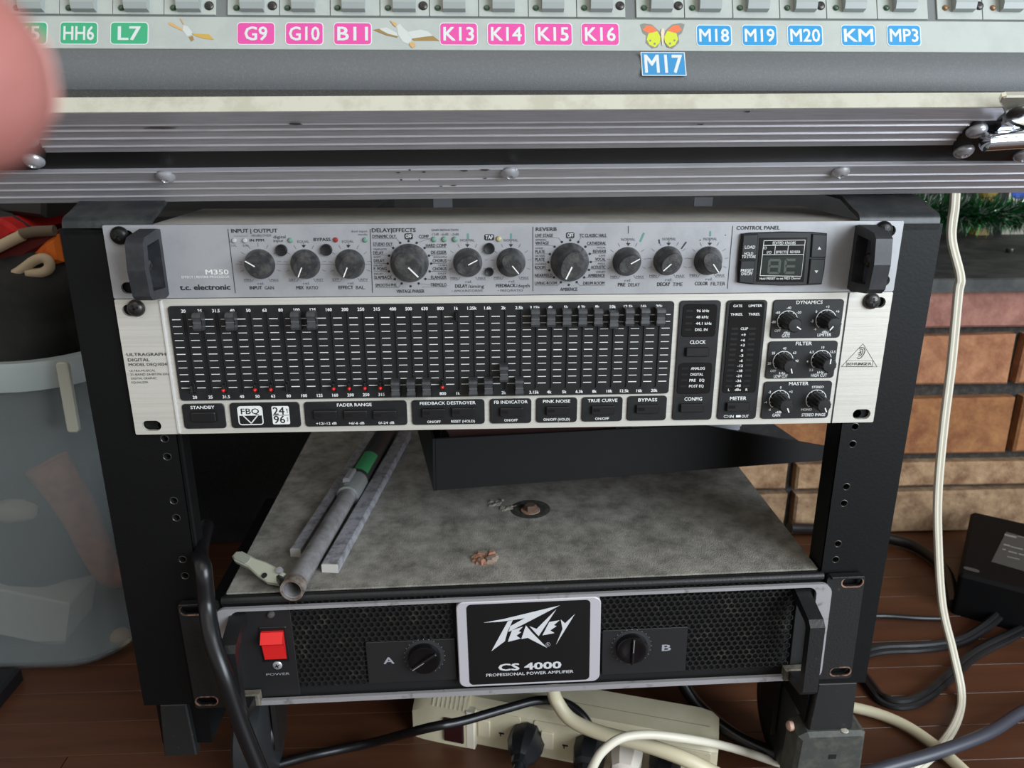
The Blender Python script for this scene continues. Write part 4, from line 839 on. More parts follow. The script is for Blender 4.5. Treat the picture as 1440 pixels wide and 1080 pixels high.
con = root('mixing_console', 'pale grey mixing console in a flight case with coloured channel stickers', 'mixing console', (0, 60, 40))
cxa, cxb = -345, 345
part('dust_strip', MB().loops([[(x, y_, z_) for y_, z_ in ((-34, 60), (-34, 70.2), (-8, 74.6), (-6, 60))] for x in (cxa, cxb)]), M_dust, con, FW)
bp_ = [(2, 62), (-3.4, 67), (-6.6, 71.5), (-8.6, 77), (-8.8, 82), (-7.2, 87), (-3.6, 92), (2, 96.2), (8, 90), (30, 80), (30, 66)]
part('front_bolster', MB().loops([[(x, y_, z_) for y_, z_ in bp_] for x in (cxa, cxb)]), M_bol, con, FW, smooth=30)
FC = frame((0, 2, 96), (1, 0, 0), (0, .3746, .9272), (0, -.9272, .3746))
vs1 = pick(FC, 720, 27)[1]; vs2 = pick(FC, 720, 24)[1]; vch0 = vs2
part('label_strip', MB().box(cxa, cxb, .1, vs1, -6, .6, .2), M_strip, con, FC)
part('panel_backing', MB().box(cxa, cxb, vs1 - .5, 130, -8, -.4), M_gap, con, FC)
part('console_body', MB().loops([[(x, y_, z_) for y_, z_ in [(12, 78), (30, 108), (64, 216), (120, 196), (74, 84), (46, 70)]] for x in (cxa, cxb)]), mat('console_shell', (70, 72, 74), .6), con, FW)
seps = [[-70, 8, 82.7, 157.7, 230, 303.5], [319, 392.7, 464, 534, 603.7, 673, 743, 811, 880], [894.5, 962.7, 1030.7, 1096.7, 1162.7, 1234, 1305.7], [1318, 1382, 1447, 1512, 1577]]
btn = {46.5: 0, 120: 0, 194: 0, 267: 0, 356: 0, 427.7: 0, 498: 0, 569: 0, 639: 0, 708: 0, 777: 0, 845: 0, 929: 0, 997: 0, 1064: 0, 1130.7: 0, 1199: 0, 1270: 0, 1353: 1, 1420: 1, -30: 0, 1485: 1, 1550: 1}
scw = [294, 383, 595, 872, 954, 1154, 1377]
CP = lambda px, py, n=0.8: pick(FC, px, py, n)
for grp in seps:
    for a, b in zip(grp, grp[1:]):
        x0, x1 = CP(a, 20)[0] + .22, CP(b, 20)[0] - .22
        cp_ = part('channel_panel', MB().box(x0, x1, vch0, 130, -.4, .6, .15), M_strip, con, FC)
        for bx, amber in btn.items():
            if a < bx < b:
                bc = CP(bx, 10)[0]; b0v = CP(bx, 17)[1]; hw = 6.3
                for r_ in range(1):
                    prof = [(0, .6), (.2, 4.2), (3.2, 5.6), (12, 5.6), (12.5, 5), (12.5, .6)]
                    bt = part('pfl_button', MB().loops([[(x, b0v + v_, n_) for v_, n_ in prof] for x in (bc - hw, bc - hw + .4, bc + hw - .4, bc + hw)]), M_btn, cp_, FC)
                    tx = MB(); text(tx, 'PFL' if not amber else 'AFL', bc, b0v + 7.6, 2.3, 6.6, .01, n=5.7); part('lettering', tx, M_white, bt, FC)
                u_, v_ = CP(bx - 23.5, 11); part('channel_led', MB().lathe([(1.75, 0), (1.7, .5), (1.1, 1.2), (0, 1.4)], 14), M_oled if amber else M_gled, cp_, FC, (u_, v_, .6), smooth=True)
        for sx in scw:
            if a < sx < b: screw(cp_, FC, *CP(sx, 8), 2.6, M_dsteel, .6, 1.2, kind='hex', name='panel_screw')
# stickers
def sticker(px, py, s, mt, wpx=50, hpx=30, tw=.8, rounded=True, F=FC, n=.65, rot=0., th=.58):
    u, v = pick(F, px, py, n); k = (pick(F, px + 20, py)[0] - pick(F, px - 20, py)[0]) / 40; kv = (pick(F, px, py - 10)[1] - pick(F, px, py + 10)[1]) / 20
    w_, h_ = wpx * k, hpx * kv; r_ = 2.2 if rounded else .3
    SFm = F @ Matrix.Translation((u, v, n)) @ Matrix.Rotation(rot, 4, 'Z')
    st_ = part('sticker', MB().prism(rr(-w_ / 2, w_ / 2, -h_ / 2, h_ / 2, r_), 0, .12), M_sw, con, SFm, label={M_sg: 'green', M_sp: 'pink', M_sb: 'blue', M_sb2: 'blue'}[mt] + ' sticker lettered ' + s)
    fm_ = MB(); flat(fm_, rr(-w_ / 2 + .5, w_ / 2 - .5, -h_ / 2 + .5, h_ / 2 - .5, max(.2, r_ - .4)), .16); part('sticker_field', fm_, mt, st_, SFm)
    tm_ = MB(); text(tm_, s, 0, 0, h_ * th, w_ * tw, .018, n=.2); part('lettering', tm_, M_sw, st_, SFm)
for px_, s, mt in ((40, 'K5', M_sg), (111, 'HH6', M_sg), (182, 'L7', M_sg), (360, 'G9', M_sp), (428, 'G10', M_sp), (496, 'B11', M_sp), (645, 'K13', M_sp), (712, 'K14', M_sp), (778, 'K15', M_sp), (844, 'K16', M_sp)):
    sticker(px_, 46.5 + px_ * .0022, s, mt, 54, 32, .6 if len(s) < 3 else .8)
for px_, s, w_ in ((1004, 'M18', 50), (1068, 'M19', 50), (1132, 'M20', 50), (1207, 'KM', 49), (1271, 'MP3', 48)): sticker(px_, 50, s, M_sb, w_, 30, .84)
sticker(933, 90, 'M17', M_sb2, 62, 33, .86, False, frame((0, -2.4, 91.6), (1, 0, 0), (0, .524, .852), (0, -.852, .524)), 1.95, 0, .74)
def picture(ox, oy, s, shapes, label):
    st_ = None; zoom(FC, ox, oy, s)
    for i, (mt, pts) in enumerate(shapes):
        fm_ = MB(); fm_.prism([q(*p, .7) for p in pts], .6 + .05 * i, .72 + .05 * i)
        if st_ is None: st_ = part('picture_sticker', fm_, mt, con, FC, label=label)
        else: part('sticker_shape', fm_, mt, st_, FC)
M_gull = mat('gull_white', (192, 195, 190), .5); M_gold = mat('gull_gold', (146, 118, 66), .5); M_peach = mat('gull_peach', (196, 156, 100), .5)
picture(520, 0, 9, [(M_gull, [(340, 330), (380, 300), (420, 350), (480, 400), (540, 480), (500, 560), (420, 530), (360, 440)]), (M_gull, [(480, 405), (640, 375), (740, 400), (800, 460), (690, 475), (530, 490)]), (M_gold, [(530, 490), (700, 465), (800, 455), (885, 520), (800, 515), (560, 515)]),
                  (M_gull, [(345, 420), (210, 350), (110, 365), (250, 440), (350, 465)]), (M_gold, [(45, 380), (120, 365), (200, 420), (355, 460), (350, 475), (220, 450)]), (M_peach, [(500, 540), (560, 535), (580, 580), (540, 610), (505, 575)]), (M_peach, [(255, 262), (340, 295), (330, 345), (300, 320)])], 'white and gold flying seagull sticker')
picture(160, 0, 9, [(M_gull, [(880, 320), (930, 330), (990, 400), (985, 440), (930, 460), (870, 380)]), (M_peach, [(690, 285), (720, 280), (870, 370), (870, 395), (700, 315)]), (mat('gull_yellow', (190, 154, 70), .5), [(990, 425), (1210, 435), (1265, 500), (1140, 490), (1030, 455)]), (M_gold, [(950, 470), (1000, 455), (1015, 500), (985, 525)]), (M_peach, [(840, 238), (860, 240), (890, 300), (880, 310)])], 'worn seagull sticker with yellow wing')
M_bfg = mat('butterfly_yellow_green', (196, 204, 52), .4); M_bfo = mat('butterfly_orange', (232, 112, 70), .4); M_bfd = mat('butterfly_grey', (130, 128, 118), .4)
shp = []
for mx in (lambda x: x, lambda x: 2 * 462 - x):
    shp += [(M_bfd, [(mx(x), y_) for x, y_ in ((180, 310), (230, 295), (330, 310), (430, 400), (440, 520), (400, 600), (330, 615), (250, 540), (260, 450), (215, 420))]), (M_bfo, [(mx(x), y_) for x, y_ in ((215, 380), (260, 325), (330, 330), (400, 390), (290, 420))]), (M_bfg, [(mx(x), y_) for x, y_ in ((285, 425), (400, 395), (440, 470), (430, 540), (370, 600), (300, 570), (265, 500))])]
    shp += [(M_bfd, [(mx(x + 14 * math.cos(t)), y_ + 14 * math.sin(t)) for t in [k * .8 for k in range(8)]]) for x, y_ in ((310, 515), (365, 555))]
shp.append((mat('butterfly_body', (214, 196, 176), .4), [(452, 370), (480, 365), (490, 400), (470, 580), (460, 580), (440, 420)]))
picture(880, 0, 9, shp, 'orange and yellow-green butterfly sticker')

# ================================================================== LEFT: storage tub, bags, cabinet
tub = root('storage_tub', 'large frosted plastic storage tub beside the rack', 'storage tub', (-620, 320, FLOOR))
def tubloop(z, dx_, r_):
    return [(x, y_, z) for x, y_ in rr(-850 - dx_, -392 + dx_, 212 - dx_, 430 + dx_, r_, 8)]
tz0, tz1 = FLOOR + 2, -141
ins = [tubloop(tz0 + 4, -14, 40), tubloop(tz0 + 16, 2, 60), tubloop(tz1, 20, 66)]
outl = [tubloop(tz0, -16, 40), tubloop(tz0 + 3, -6, 56), tubloop(tz0 + 14, 3.4, 62), tubloop(tz1, 22, 68), tubloop(tz1, 20, 66)]
part('tub_wall', MB().loops(outl + ins[::-1], False, False), M_bin, tub, FW, smooth=40)
part('tub_base', MB().loops([tubloop(tz0, -16, 40), tubloop(tz0 + 4, -14, 40)]), M_bin, tub, FW)
rimo = [tubloop(tz1 - 26, 22.5, 68), tubloop(tz1 - 24, 27, 70), tubloop(tz1 - 2, 30, 72), tubloop(tz1 + 2, 28, 70), tubloop(tz1 + 2, 20, 66)]
part('tub_rim', MB().loops(rimo, False, False), mat('frosted_rim', (176, 186, 186), .35, alpha=.92), tub, FW, smooth=40)
p = hy(112, 545, 205); part('rim_clip', MB().prism(rr(-5, 5, -34, 30, 3), 0, 5, 1), mat('clip_pale', (190, 192, 178), .4), tub, frame((p.x, 186, p.z), (1, 0, 0), (.0, .05, 1), (0, -1, 0)))
def blob(name, c, rx, ry, rz, mt, label, cat, seed=0, rough=.18, n=(20, 12)):
    rnd = random.Random(seed); ph = [rnd.uniform(0, 6.28) for _ in range(6)]; L = []
    for j in range(1, n[1]):
        t = math.pi * j / n[1]; lp_ = []
        for i in range(n[0]):
            a = 2 * math.pi * i / n[0]
            k = 1 + rough * (math.sin(3 * a + ph[0] + 2 * t) * .5 + math.sin(5 * a + ph[1] - 3 * t) * .35 + math.sin(7 * t + ph[2] + a) * .3)
            zc_ = -math.cos(t); lp_.append((c[0] + rx * k * math.sin(t) * math.cos(a), c[1] + ry * k * math.sin(t) * math.sin(a), max(c[2] + rz * k * zc_, c[2] - rz)))
        L.append(lp_)
    return shape(name, MB().loops(L), mt, label, cat, smooth=True)
cb = lambda px, py: hy(px, py, 262)
c = cb(135, 770); pc_ = MB()
P0, P1, P2, P3 = cb(65, 650), cb(110, 720), cb(150, 800), cb(176, 812)
shape('peach_cloth', MB().tube(spline([P0, P1, P2, P3], 6), 20, 12, lambda t: 21 - 10 * t), mat('peach_cloth', (214, 124, 70), .8, 0, (178, 96, 56), 30), 'peach coloured rolled cloth inside the frosted tub', 'cloth', smooth=True)
q0 = cb(20, 905); shape('white_carton', MB().box(-70, 62, -3, 60, -26, 30, 2).xform(Matrix.Translation(Vector((q0.x, 264, FLOOR + 40))) @ Matrix.Rotation(.28, 4, 'Y')), mat('white_carton', (224, 222, 208), .8), 'white carton lying at the bottom of the frosted tub', 'box')
q0 = cb(40, 640); blob('blue_grey_cloth', (q0.x - 40, 318, -290), 100, 62, 60, mat('slate_cloth', (60, 64, 74), .9), 'blue-grey bundle filling the top of the frosted tub', 'cloth', 3)
blob('dark_bundle', (-560, 330, FLOOR + 70), 110, 62, 62, mat('dark_bundle', (50, 56, 56), .9), 'dark grey bundle low inside the frosted tub', 'cloth', 5)
q0 = cb(168, 900); blob('pale_ball', (q0.x, 266, q0.z), 11, 11, 11, mat('pale_ball', (226, 192, 150), .6), 'small pale ball near the tub corner', 'ball', 2, 0)
q0 = cb(20, 718); blob('pale_toy', (q0.x, 262, q0.z), 24, 14, 12, mat('pale_toy', (196, 186, 160), .7), 'small cream lump behind the frosted tub wall', 'lump', 8, .1)
# black bag standing in the tub and a red and orange bag over it
bb = blob('black_bag', (-520, 325, -140), 110, 84, 104, mat('black_bag', (20, 20, 19), .75, 0, (40, 40, 36), 12), 'black bag slumped in the top of the frosted tub', 'bag', 11, .2, (28, 18))
rb = root('fabric_bag', 'red and orange fabric bag with cream piping above the tub', 'bag', hy(40, 390, 300))
def zb(X, Y, Yw): return hy(X / 4.155, 280 + Y / 4.155, Yw)
def slabp(name, pts, y0, y1, mt):
    ps = [zb(X, Y, y0) for X, Y in pts]
    P = [(p.x, p.z) for p in ps]
    return part(name, MB().prism(P, -(y1), -y0, 4), mt, rb, frame((0, 0, 0), (1, 0, 0), (0, 0, 1), (0, -1, 0)))
slabp('red_panel', [(-300, 120), (0, 115), (60, 150), (118, 195), (0, 262), (-300, 400)], 302, 470, mat('red_fabric', (206, 26, 24), .75, 0, (170, 18, 18), 20))
slabp('maroon_panel', [(-300, 420), (0, 300), (150, 222), (318, 190), (330, 250), (170, 330), (0, 450), (-300, 640)], 300, 460, mat('maroon_fabric', (96, 20, 18), .85))
slabp('orange_panel', [(190, 320), (260, 250), (330, 205), (362, 370), (300, 390)], 296, 440, mat('orange_fabric', (226, 112, 26), .75, 0, (200, 84, 20), 20))
M_pipe = mat('cream_piping', (196, 176, 146), .85)
part('piping', MB().tube(spline([zb(X, Y, 296) for X, Y in ((-300, 420), (0, 275), (70, 240), (130, 212))], 6), 5.4, 10), M_pipe, rb, FW, smooth=True)
part('piping', MB().tube(spline([zb(X, Y, 298) for X, Y in ((120, 205), (200, 190), (320, 184))], 6), 5.2, 10), mat('dark_piping', (112, 98, 82), .9), rb, FW, smooth=True)  # this stretch of piping has a darker brown tone
part('piping', MB().tube(spline([zb(X, Y, 290) for X, Y in ((-300, 650), (0, 482), (110, 425), (200, 360), (252, 345), (285, 365), (285, 405), (240, 430), (160, 432))], 6), 4.8, 10), M_pipe, rb, FW, smooth=True)
p0, p1 = zb(-200, 10, 330), zb(262, 100, 330)
gc = shape('grey_case', MB().prism([(zb(X, Y, 330).x, zb(X, Y, 330).z) for X, Y in ((-300, -60), (262, -60), (262, 115), (100, 95), (-300, 80))], -480, -330, 4), mat('charcoal_case', (46, 47, 45), .5), 'charcoal grey case edge above the red bag', 'case', frame((0, 0, 0), (1, 0, 0), (0, 0, 1), (0, -1, 0)))
cab = root('speaker_cabinet', 'black speaker cabinet standing in shadow behind the rack', 'speaker', (-450, 640, FLOOR))
part('cabinet_box', MB().box(-760, -150, 478, 800, FLOOR, -40, 6), mat('black_cabinet', (25, 25, 27), .7, 0, (36, 36, 38), 15), cab, FW)
part('speaker_grille', MB().box(-735, -175, 472, 479, FLOOR + 30, -70, 3), mat('grille_cloth', (30, 30, 31), .9, 0, (20, 20, 21), 300), cab, FW)
dp = hz(2, 985, FLOOR); shape('black_block', MB().box(dp.x - 45, dp.x + 5, dp.y - 15, dp.y + 30, FLOOR, FLOOR + 16, 3), M_plast, 'black plastic edge on the floor below the tub', 'block')

# ================================================================== RIGHT: tinsel, card, adapter
gar = root('tinsel_garland', 'green and silver tinsel garland along the hearth slab', 'tinsel', (700, 800, zs))
G0 = [hz(1290, 335, zs + 18), hz(1345, 330, zs + 20), hz(1400, 326, zs + 22), hz(1460, 322, zs + 22), hz(1540, 322, zs + 22)]
gp = spline([(p.x, 770 + 12 * math.sin(i * 2), zs + 44) for i, p in enumerate(G0)], 14)
part('garland_core', MB().tube(gp, 3, 6), mat('garland_wire', (30, 70, 40), .6), gar, FW)
rnd = random.Random(4)
for nm, mt, cnt in (('green_strand', mat('green_tinsel', (26, 104, 46), .22, .6), 2600), ('silver_strand', mat('silver_tinsel', (198, 206, 198), .18, .8), 1500), ('dark_strand', mat('dark_tinsel', (22, 40, 28), .4, .3), 1200)):
    mb = MB()
    for k in range(cnt):
        i = rnd.randrange(len(gp) - 1); c = gp[i].lerp(gp[i + 1], rnd.random())
        d = Vector((rnd.gauss(0, .8), rnd.gauss(0, 1), rnd.gauss(0, 1))).normalized(); L = rnd.uniform(24, 42); e = c + d * L
        if e.z < zs + 1: e.z = zs + 1
        sd = d.cross(Vector((rnd.random(), rnd.random(), rnd.random()))).normalized() * .8
        mid = c.lerp(e, .5) + Vector((0, 0, rnd.uniform(-3, 3)))
        mb.add([c - sd, c + sd, mid + sd, mid - sd, e], [[0, 1, 2, 3], [3, 2, 4]])
    part(nm, mb, mt, gar, FW, kind='stuff')
cdp = hz(1424, 292, zs); card = root('greeting_card', 'white card with a blue dot behind the tinsel', 'card', (hy(1430, 300, 850).x, 852, zs))
cp = hy(1432, 300, 850)
part('card_sheet', MB().box(cp.x - 22, cp.x + 70, 850, 853, zs, zs + 170), mat('card_white', (214, 212, 196), .8), card, FW)
dt = hy(1430, 269, 849); part('blue_dot', MB().lathe([(17, 0), (17, .6), (0, .7)], 24), mat('card_blue', (48, 82, 178), .7), card, frame((dt.x + 6, 849.8, dt.z + 4), (1, 0, 0), (0, 0, 1), (0, -1, 0)))
yb = hy(1392, 272, 840); shape('yellow_ornament', MB().lathe([(3, 0), (14, 4), (20, 16), (19, 28), (11, 38), (4, 42), (3, 47), (0, 47)], 20).xform(Matrix.Translation((yb.x, 850, zs + 60))).box(yb.x - 12, yb.x + 12, 840, 860, zs, zs + 62, 2), mat('dull_yellow', (150, 132, 66), .5), 'dull yellow ornament standing behind the tinsel', 'ornament', smooth=True)

adp = root('power_adapter', 'black power adapter brick with a rating label on the floor', 'power adapter', hz(1420, 850, FLOOR))
aA = hz(1348, 806, -427); aB = hz(1393, 724, -427); aC = hz(1440, 830, -427)
du = (aC - aA); du.z = 0; du = du.normalized(); dv = Vector((-du.y, du.x, 0)); lv_ = (aB - aA).dot(dv)
AF = frame((aA.x, aA.y, FLOOR), du, dv, (0, 0, 1))
part('adapter_body', MB().prism(rr(0, 128, 0, lv_, 5), 0, 53, 4), M_adp, adp, AF)
A5 = AF @ Matrix.Translation((0, 0, 53.1))
lb = part('rating_label', MB().prism([pick(A5, *p) for p in ((1415, 748), (1475, 765), (1470, 812), (1394, 790))], 0, .25), M_lab, adp, A5)
tmb = MB()
for px_, py_, w_, h_ in ((1421, 754, 14, 5), (1443, 757, 20, 1.5), (1416, 767, 8, 4), (1430, 771, 14, 3), (1412, 773, 4, 3), (1424, 777, 10, 3), (1440, 781, 12, 3), (1425, 785, 14, 2)):
    u, v = pick(A5, px_, py_); flat(tmb, rr(u - w_ * .45, u + w_ * .45, v - h_ * .55, v + h_ * .55, .3, 2), .35)
part('label_print', tmb, M_labw, lb, A5)
pd = pick(A5, 1366, 801); part('rubber_dot', MB().prism(slot(pd[0], pd[1], 16, 7), 0, .4), M_lab, adp, A5)
sp_ = hy(1404, 862, AF.translation.y - 6); sr = hz(1398, 868, FLOOR + 20)

# ================================================================== POWER STRIP AND PLUGS
PS0 = hz(665, 1045, FLOOR); PS1 = hz(1005, 1112, FLOOR); dS = (PS1 - PS0); LS = dS.length; dS = dS.normalized(); nS = Vector((dS.y, -dS.x, 0))     # nS towards the viewer
pst = root('power_strip', 'cream power strip with switched sockets under the amplifier', 'power strip', (PS0 + PS1) / 2 - nS * 25)
PF = frame((PS0.x, PS0.y, FLOOR), dS, (0, 0, 1), nS)          # local x along, y up, z out of the socket face
hS = 46.0
prof = [(0, 0), (hS - 7, 0), (hS, -7), (hS, -44), (hS - 7, -52), (0, -52)]
def pl(x, k=1.0): return [(x, (v_ - hS / 2) * k + hS / 2, (n_ + 26) * k - 26) for v_, n_ in prof]
part('strip_body', MB().loops([pl(-4), pl(LS - 16), pl(LS - 6, .94), pl(LS, .8)]), M_strp, pst, PF, smooth=25)
part('parting_line', MB().box(0, LS - 8, hS - .15, hS + .12, -22.3, -21.6), mat('strip_seam_tan', (150, 142, 116), .6), pst, PF)  # moulding seam, a thin strip of darker cream
hd = part('switch_housing', MB().loops([[(x, v_ * s_, n_ + (1 - s_) * -10) for v_, n_ in [(0, 7), (36, 7), (47, 0), (54, -14), (54, -44), (44, -56), (0, -56)]] for x, s_ in ((-56, .78), (-46, .95), (-30, 1), (-3, 1))]), M_strp, pst, PF, smooth=35)
for k in range(8): part('vent_rib', MB().loops([[(x, v_, n_) for v_, n_ in [(39, 6.2), (48.6, -.6), (55, -14), (55, -18), (54, -18), (47, 0)]] for x in (-36 + k * 4.1, -34.2 + k * 4.1)]), mat('strip_rib', (214, 206, 180), .45), hd, PF)
part('rocker_switch', MB().prism(rr(-25, -6, 5, 30, 1), 6.6, 9.5, 1), M_dred, pst, PF)
part('end_collar', MB().box(-4, 4, 0, 40, 0, 7.5, .8), mat('strip_pale', (222, 214, 196), .45), pst, PF)
npos = [22, 80, 138, 186]
for i, x in enumerate(npos):
    fp = part('socket_plate', MB().prism(rr(x - 23, x + 23, 3, hS - 7, 2), 0, 1.2, .4), M_strp, pst, PF)
    part('socket_switch', MB().prism(rr(x - 16, x - 5, 12, 30, 1), 1.2, 3, .5), mat('switch_cream', (214, 204, 178), .4), fp, PF)
    part('socket_slot', MB().box(x + 3, x + 8, 17.5, 19.3, 1.2, 1.4).box(x + 4, x + 5.2, 15, 19, 1.2, 1.4), mat('slot_dark', (46, 38, 26), .8), fp, PF)
def plug(x, mt, label, name='plug', tall=40, off=0, dark=True):
    c = PF @ Vector((x, 20, 1.4)); r_ = root(name, label, 'plug', c)
    PP = PF @ Matrix.Translation((x, 20, 1.3)) @ Matrix.Rotation(off, 4, 'Z')
    part('plug_body', MB().loops([[(X_ * s_, Y_ * s_, z_) for X_, Y_ in ((-13, -9), (-8, -14), (8, -14), (13, -9), (13, 10), (6, 15), (-6, 15), (-13, 10))] for z_, s_ in ((0, 1), (12, 1), (22, .8), (tall - 6, .5), (tall, .42))]), mt, r_, PP, smooth=25)
    part('strain_relief', MB().lathe([(4.6, tall - 4), (4.4, tall + 10), (3.4, tall + 14), (0, tall + 14)], 12), mt, r_, PP, smooth=True)
    return PP
M_bplug = mat('black_plug', (26, 27, 30), .35)
plug(52, M_bplug, 'angular black plug in the first socket of the strip', tall=34, off=.4)
plug(108, M_bplug, 'black plug in the middle of the cream strip, below the cream cable', tall=30)
plug(140, mat('white_plug', (216, 208, 196), .4), 'white plug between two black plugs in the strip', tall=30)
plug(172, M_bplug, 'black plug nearest the rounded end of the strip', tall=26)

# ================================================================== CABLES
def cable(name, pts, r, mt, label, twin=False, flat_=1.0, sub=8, closed_z=True):
    sp = spline(pts, sub)
    if not twin: return shape(name, MB().tube(sp, r, 10, None, flat_), mt, label, 'cable', smooth=True)
    mb = MB()
    for s_ in (-1, 1):
        L = []
        for i, p in enumerate(sp):
            t = (sp[min(i + 1, len(sp) - 1)] - sp[max(i - 1, 0)]).normalized(); a = t.cross(Vector((0, -.8, .6))).normalized(); L.append(p + a * (r * .8 * s_))
        mb.tube(L, r, 8)
    return shape(name, mb, mt, label, 'cable', smooth=True)
fz = lambda px, py, h=4.: hz(px, py, FLOOR + h)
cable('cable', [hy(px_, py_, 150) for px_, py_ in ((1344, 255), (1342, 290), (1338, 335), (1350, 388), (1347, 415), (1338, 510), (1327, 600), (1319, 690), (1319, 760), (1325, 850), (1340, 915))] + [fz(1352, 975, 6), fz(1345, 1015, 5), fz(1318, 1055, 5), fz(1280, 1090, 5)], 2.35, M_wcable, 'white twin-core cable hanging down past the bricks to the floor', True)
cable('cable', [fz(1408, 862, 14), fz(1385, 882, 8), fz(1350, 902), fz(1300, 910), fz(1240, 913), fz(1190, 925), fz(1130, 930)], 3.4, M_bcable, 'black cable plugged into the adapter brick', True)
cable('cable', [fz(1470, 870), fz(1424, 893), fz(1371, 920), fz(1335, 951), fz(1300, 980), fz(1269, 990), fz(1242, 984), fz(1224, 964), fz(1200, 930), fz(1180, 900)], 3.6, M_bcable, 'black cable looping on the floor in front of the adapter brick', True)
cable('cable', [fz(1330, 870, 3.5), fz(1290, 869, 3.5), fz(1240, 866, 3.5), fz(1180, 868, 3.5)], 3, M_bcable, 'thin black cable lying straight left of the adapter brick')
cable('cable', [hz(1110, 742, FLOOR + 30), hz(1180, 746, FLOOR + 14), fz(1262, 760, 9), fz(1300, 776, 9), fz(1330, 805, 9), fz(1342, 850, 9)], 7, M_bcable, 'thick black cable at the foot of the brick hearth')
cable('cable', [fz(1150, 985, 7), fz(1222, 1000, 7), fz(1269, 1018, 7), fz(1309, 1044, 7), fz(1349, 1078, 7), fz(1390, 1120, 7)], 5.2, M_ccable, 'thick cream cable crossing the floor right of the rack foot')
cable('cable', [fz(1500, 975, 16), fz(1440, 1000, 16), fz(1389, 1031, 18), fz(1318, 1058, 18), fz(1242, 1080, 16), fz(1180, 1100, 10)], 5.4, M_gcable, 'slate grey cable crossing over the cream cable')
cable('cable', [hz(950, 930, FLOOR + 60), hz(965, 968, FLOOR + 40), hz(990, 1000, FLOOR + 26), hz(1040, 1038, FLOOR + 14), hz(1100, 1064, FLOOR + 8), hz(1160, 1080, FLOOR + 7), hz(1230, 1095, FLOOR + 7)], 6, M_bcable, 'thick black cable curving from under the amplifier towards the rack foot')
cable('cable', [hy(290, 740, 60), hy(281, 778, 6), hy(286, 800, -16), hy(291, 850, -20), hy(299, 900, -34), hy(316, 950, -44), hy(338, 1015, -46), hy(368, 1090, -46)], 5.7, M_bcable, 'thick black cable draped in front of the amplifier handle')
S1 = hS + 4
cable('cable', [fz(380, 1078, 5), fz(440, 1062, 5), fz(520, 1045, 8), hz(600, 1024, FLOOR + 60), hz(650, 1014, FLOOR + 62), hz(713, 996, FLOOR + 60), hz(758, 985, FLOOR + 58), hz(795, 989, FLOOR + 54), hz(822, 1010, FLOOR + 46), hz(836, 1042, FLOOR + 30), hz(838, 1070, FLOOR + 20)], 4.0, M_bcable, 'black cable arching over the top of the cream power strip')
cable('cable', [hz(770, 940, FLOOR + 95), hz(776, 965, FLOOR + 84), hz(783, 986, FLOOR + 70), hz(802, 1011, FLOOR + 58), hz(840, 1029, FLOOR + 54), hz(900, 1045, FLOOR + 54), hz(960, 1066, FLOOR + 52), hz(1010, 1090, FLOOR + 40)], 6.0, M_ccable, 'thick cream cable lying along the top of the power strip')
cable('cable', [hz(826, 1100, FLOOR + 74), hz(834, 1078, FLOOR + 74), hz(848, 1056, FLOOR + 76), hz(874, 1038, FLOOR + 76), hz(912, 1033, FLOOR + 74), hz(960, 1038, FLOOR + 66), hz(1010, 1047, FLOOR + 46), hz(1050, 1058, FLOOR + 30), fz(1085, 1070, 4), fz(1130, 1085, 4)], 3.6, M_wcable, 'thin white cable looping over the end of the power strip')
rp = fz(1080, 985, 1.2); shape('plastic_scrap', MB().tube([rp + Vector((-1, -3, 0)), rp + Vector((3, 7, .8))], 1.6, 6), mat('pink_scrap', (170, 50, 66), .5), 'tiny pink scrap on the dark floor', 'scrap')

# ================================================================== HAND of the photographer at the lens, index fingertip in view
hand = root('person', 'person, only a blurred fingertip in view at the top left', 'person', CAM + cr * -150 + cf * 20 - cu_ * 40)
def cv(x, y_, z): return CAM + cr * x + cu_ * y_ + cf * z
hb = MB()
zt_ = 52.0; tip = cv((-92 - 720) / FPX * zt_, (540 - 105) / FPX * zt_, zt_)
def limb(pts, rad):
    sp = spline(pts, 6); n = len(sp) - 1
    def rf(t):
        f = t * (len(rad) - 1); i = min(int(f), len(rad) - 2); return rad[i] + (rad[i + 1] - rad[i]) * (f - i)
    hb.tube(sp, 1, 12, rf)
    for p, r_ in ((sp[0], rad[0]), (sp[-1], rad[-1])):
        hb.loops([[p + Vector((r_ * math.sin(t) * math.cos(a), r_ * math.sin(t) * math.sin(a), -r_ * math.cos(t))) for a in [2 * math.pi * i / 12 for i in range(12)]] for t in [math.pi * j / 8 for j in range(1, 8)]])
tx, ty, tz = -92 / 1, 0, 0
X0, Y0 = (-92 - 720) / FPX * zt_, (540 - 105) / FPX * zt_
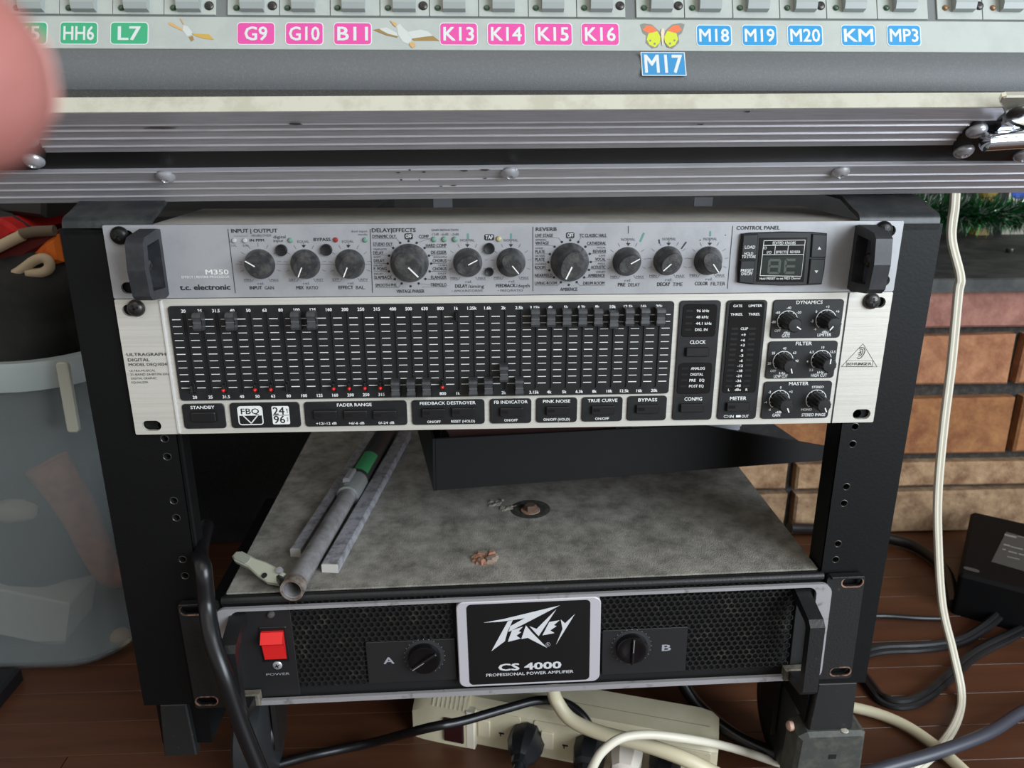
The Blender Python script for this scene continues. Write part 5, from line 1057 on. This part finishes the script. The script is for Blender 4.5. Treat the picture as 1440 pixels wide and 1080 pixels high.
limb([(cv(X0, Y0, zt_)), cv(X0 - 24, Y0 + 1, zt_ - 2), cv(X0 - 50, Y0 - 2, zt_ - 12), cv(X0 - 88, Y0 - 8, zt_ - 34)], [7.6, 8.4, 9.2, 11])
for k, (dy, L_, cz) in enumerate(((-20, 44, -18), (-39, 38, -22), (-56, 30, -26))):
    bx, by, bz = X0 - 92 - k * 3, Y0 - 10 + dy, zt_ - 38
    limb([cv(bx + L_ * .4, by - 2, bz - 34), cv(bx + L_ + 6, by, bz - 20), cv(bx + L_ - 8, by, bz + 4), cv(bx, by, bz)], [7, 8, 8.6, 10.5])
limb([cv(X0 - 66, Y0 - 66, zt_ - 96), cv(X0 - 88, Y0 - 62, zt_ - 88), cv(X0 - 118, Y0 - 58, zt_ - 72), cv(X0 - 150, Y0 - 50, zt_ - 56)], [8.5, 9.5, 11, 15])
for dy, r_ in ((-8, 13), (-26, 15), (-44, 15), (-60, 12)):
    limb([cv(X0 - 88, Y0 + dy, zt_ - 36), cv(X0 - 130, Y0 + dy * .9 - 2, zt_ - 50), cv(X0 - 170, Y0 + dy * .55 - 12, zt_ - 66)], [r_ * .85, r_, r_ * 1.1])
limb([cv(X0 - 160, Y0 - 26, zt_ - 62), cv(X0 - 200, Y0 - 40, zt_ - 90), cv(X0 - 290, Y0 - 100, zt_ - 190), cv(X0 - 380, Y0 - 190, zt_ - 300)], [24, 25, 33, 38])
ho = part('hand', hb, M_skin, hand, FW, smooth=True)
rm = ho.modifiers.new('join', 'REMESH'); rm.mode = 'VOXEL'; rm.voxel_size = .0016; rm.use_smooth_shade = True
sm_ = ho.modifiers.new('soften', 'SMOOTH'); sm_.factor = .5; sm_.iterations = 8
nc = cv(X0 - 2, Y0 + 2.5, zt_ + 6.6); nf = frame(nc, cr, (cu_ * .94 + cf * -.34).normalized(), (cf * .94 + cu_ * .34).normalized())
part('fingernail', MB().loops([[(x, y_ * s_, z_ - .05 * y_ * y_ * .6) for x, y_ in rr(-6, 6 * s_, -4.6, 4.6, 3.4, 4)] for s_, z_ in ((1, 0), (1, .5), (.9, .8))]), M_nail, ho, nf, smooth=True)
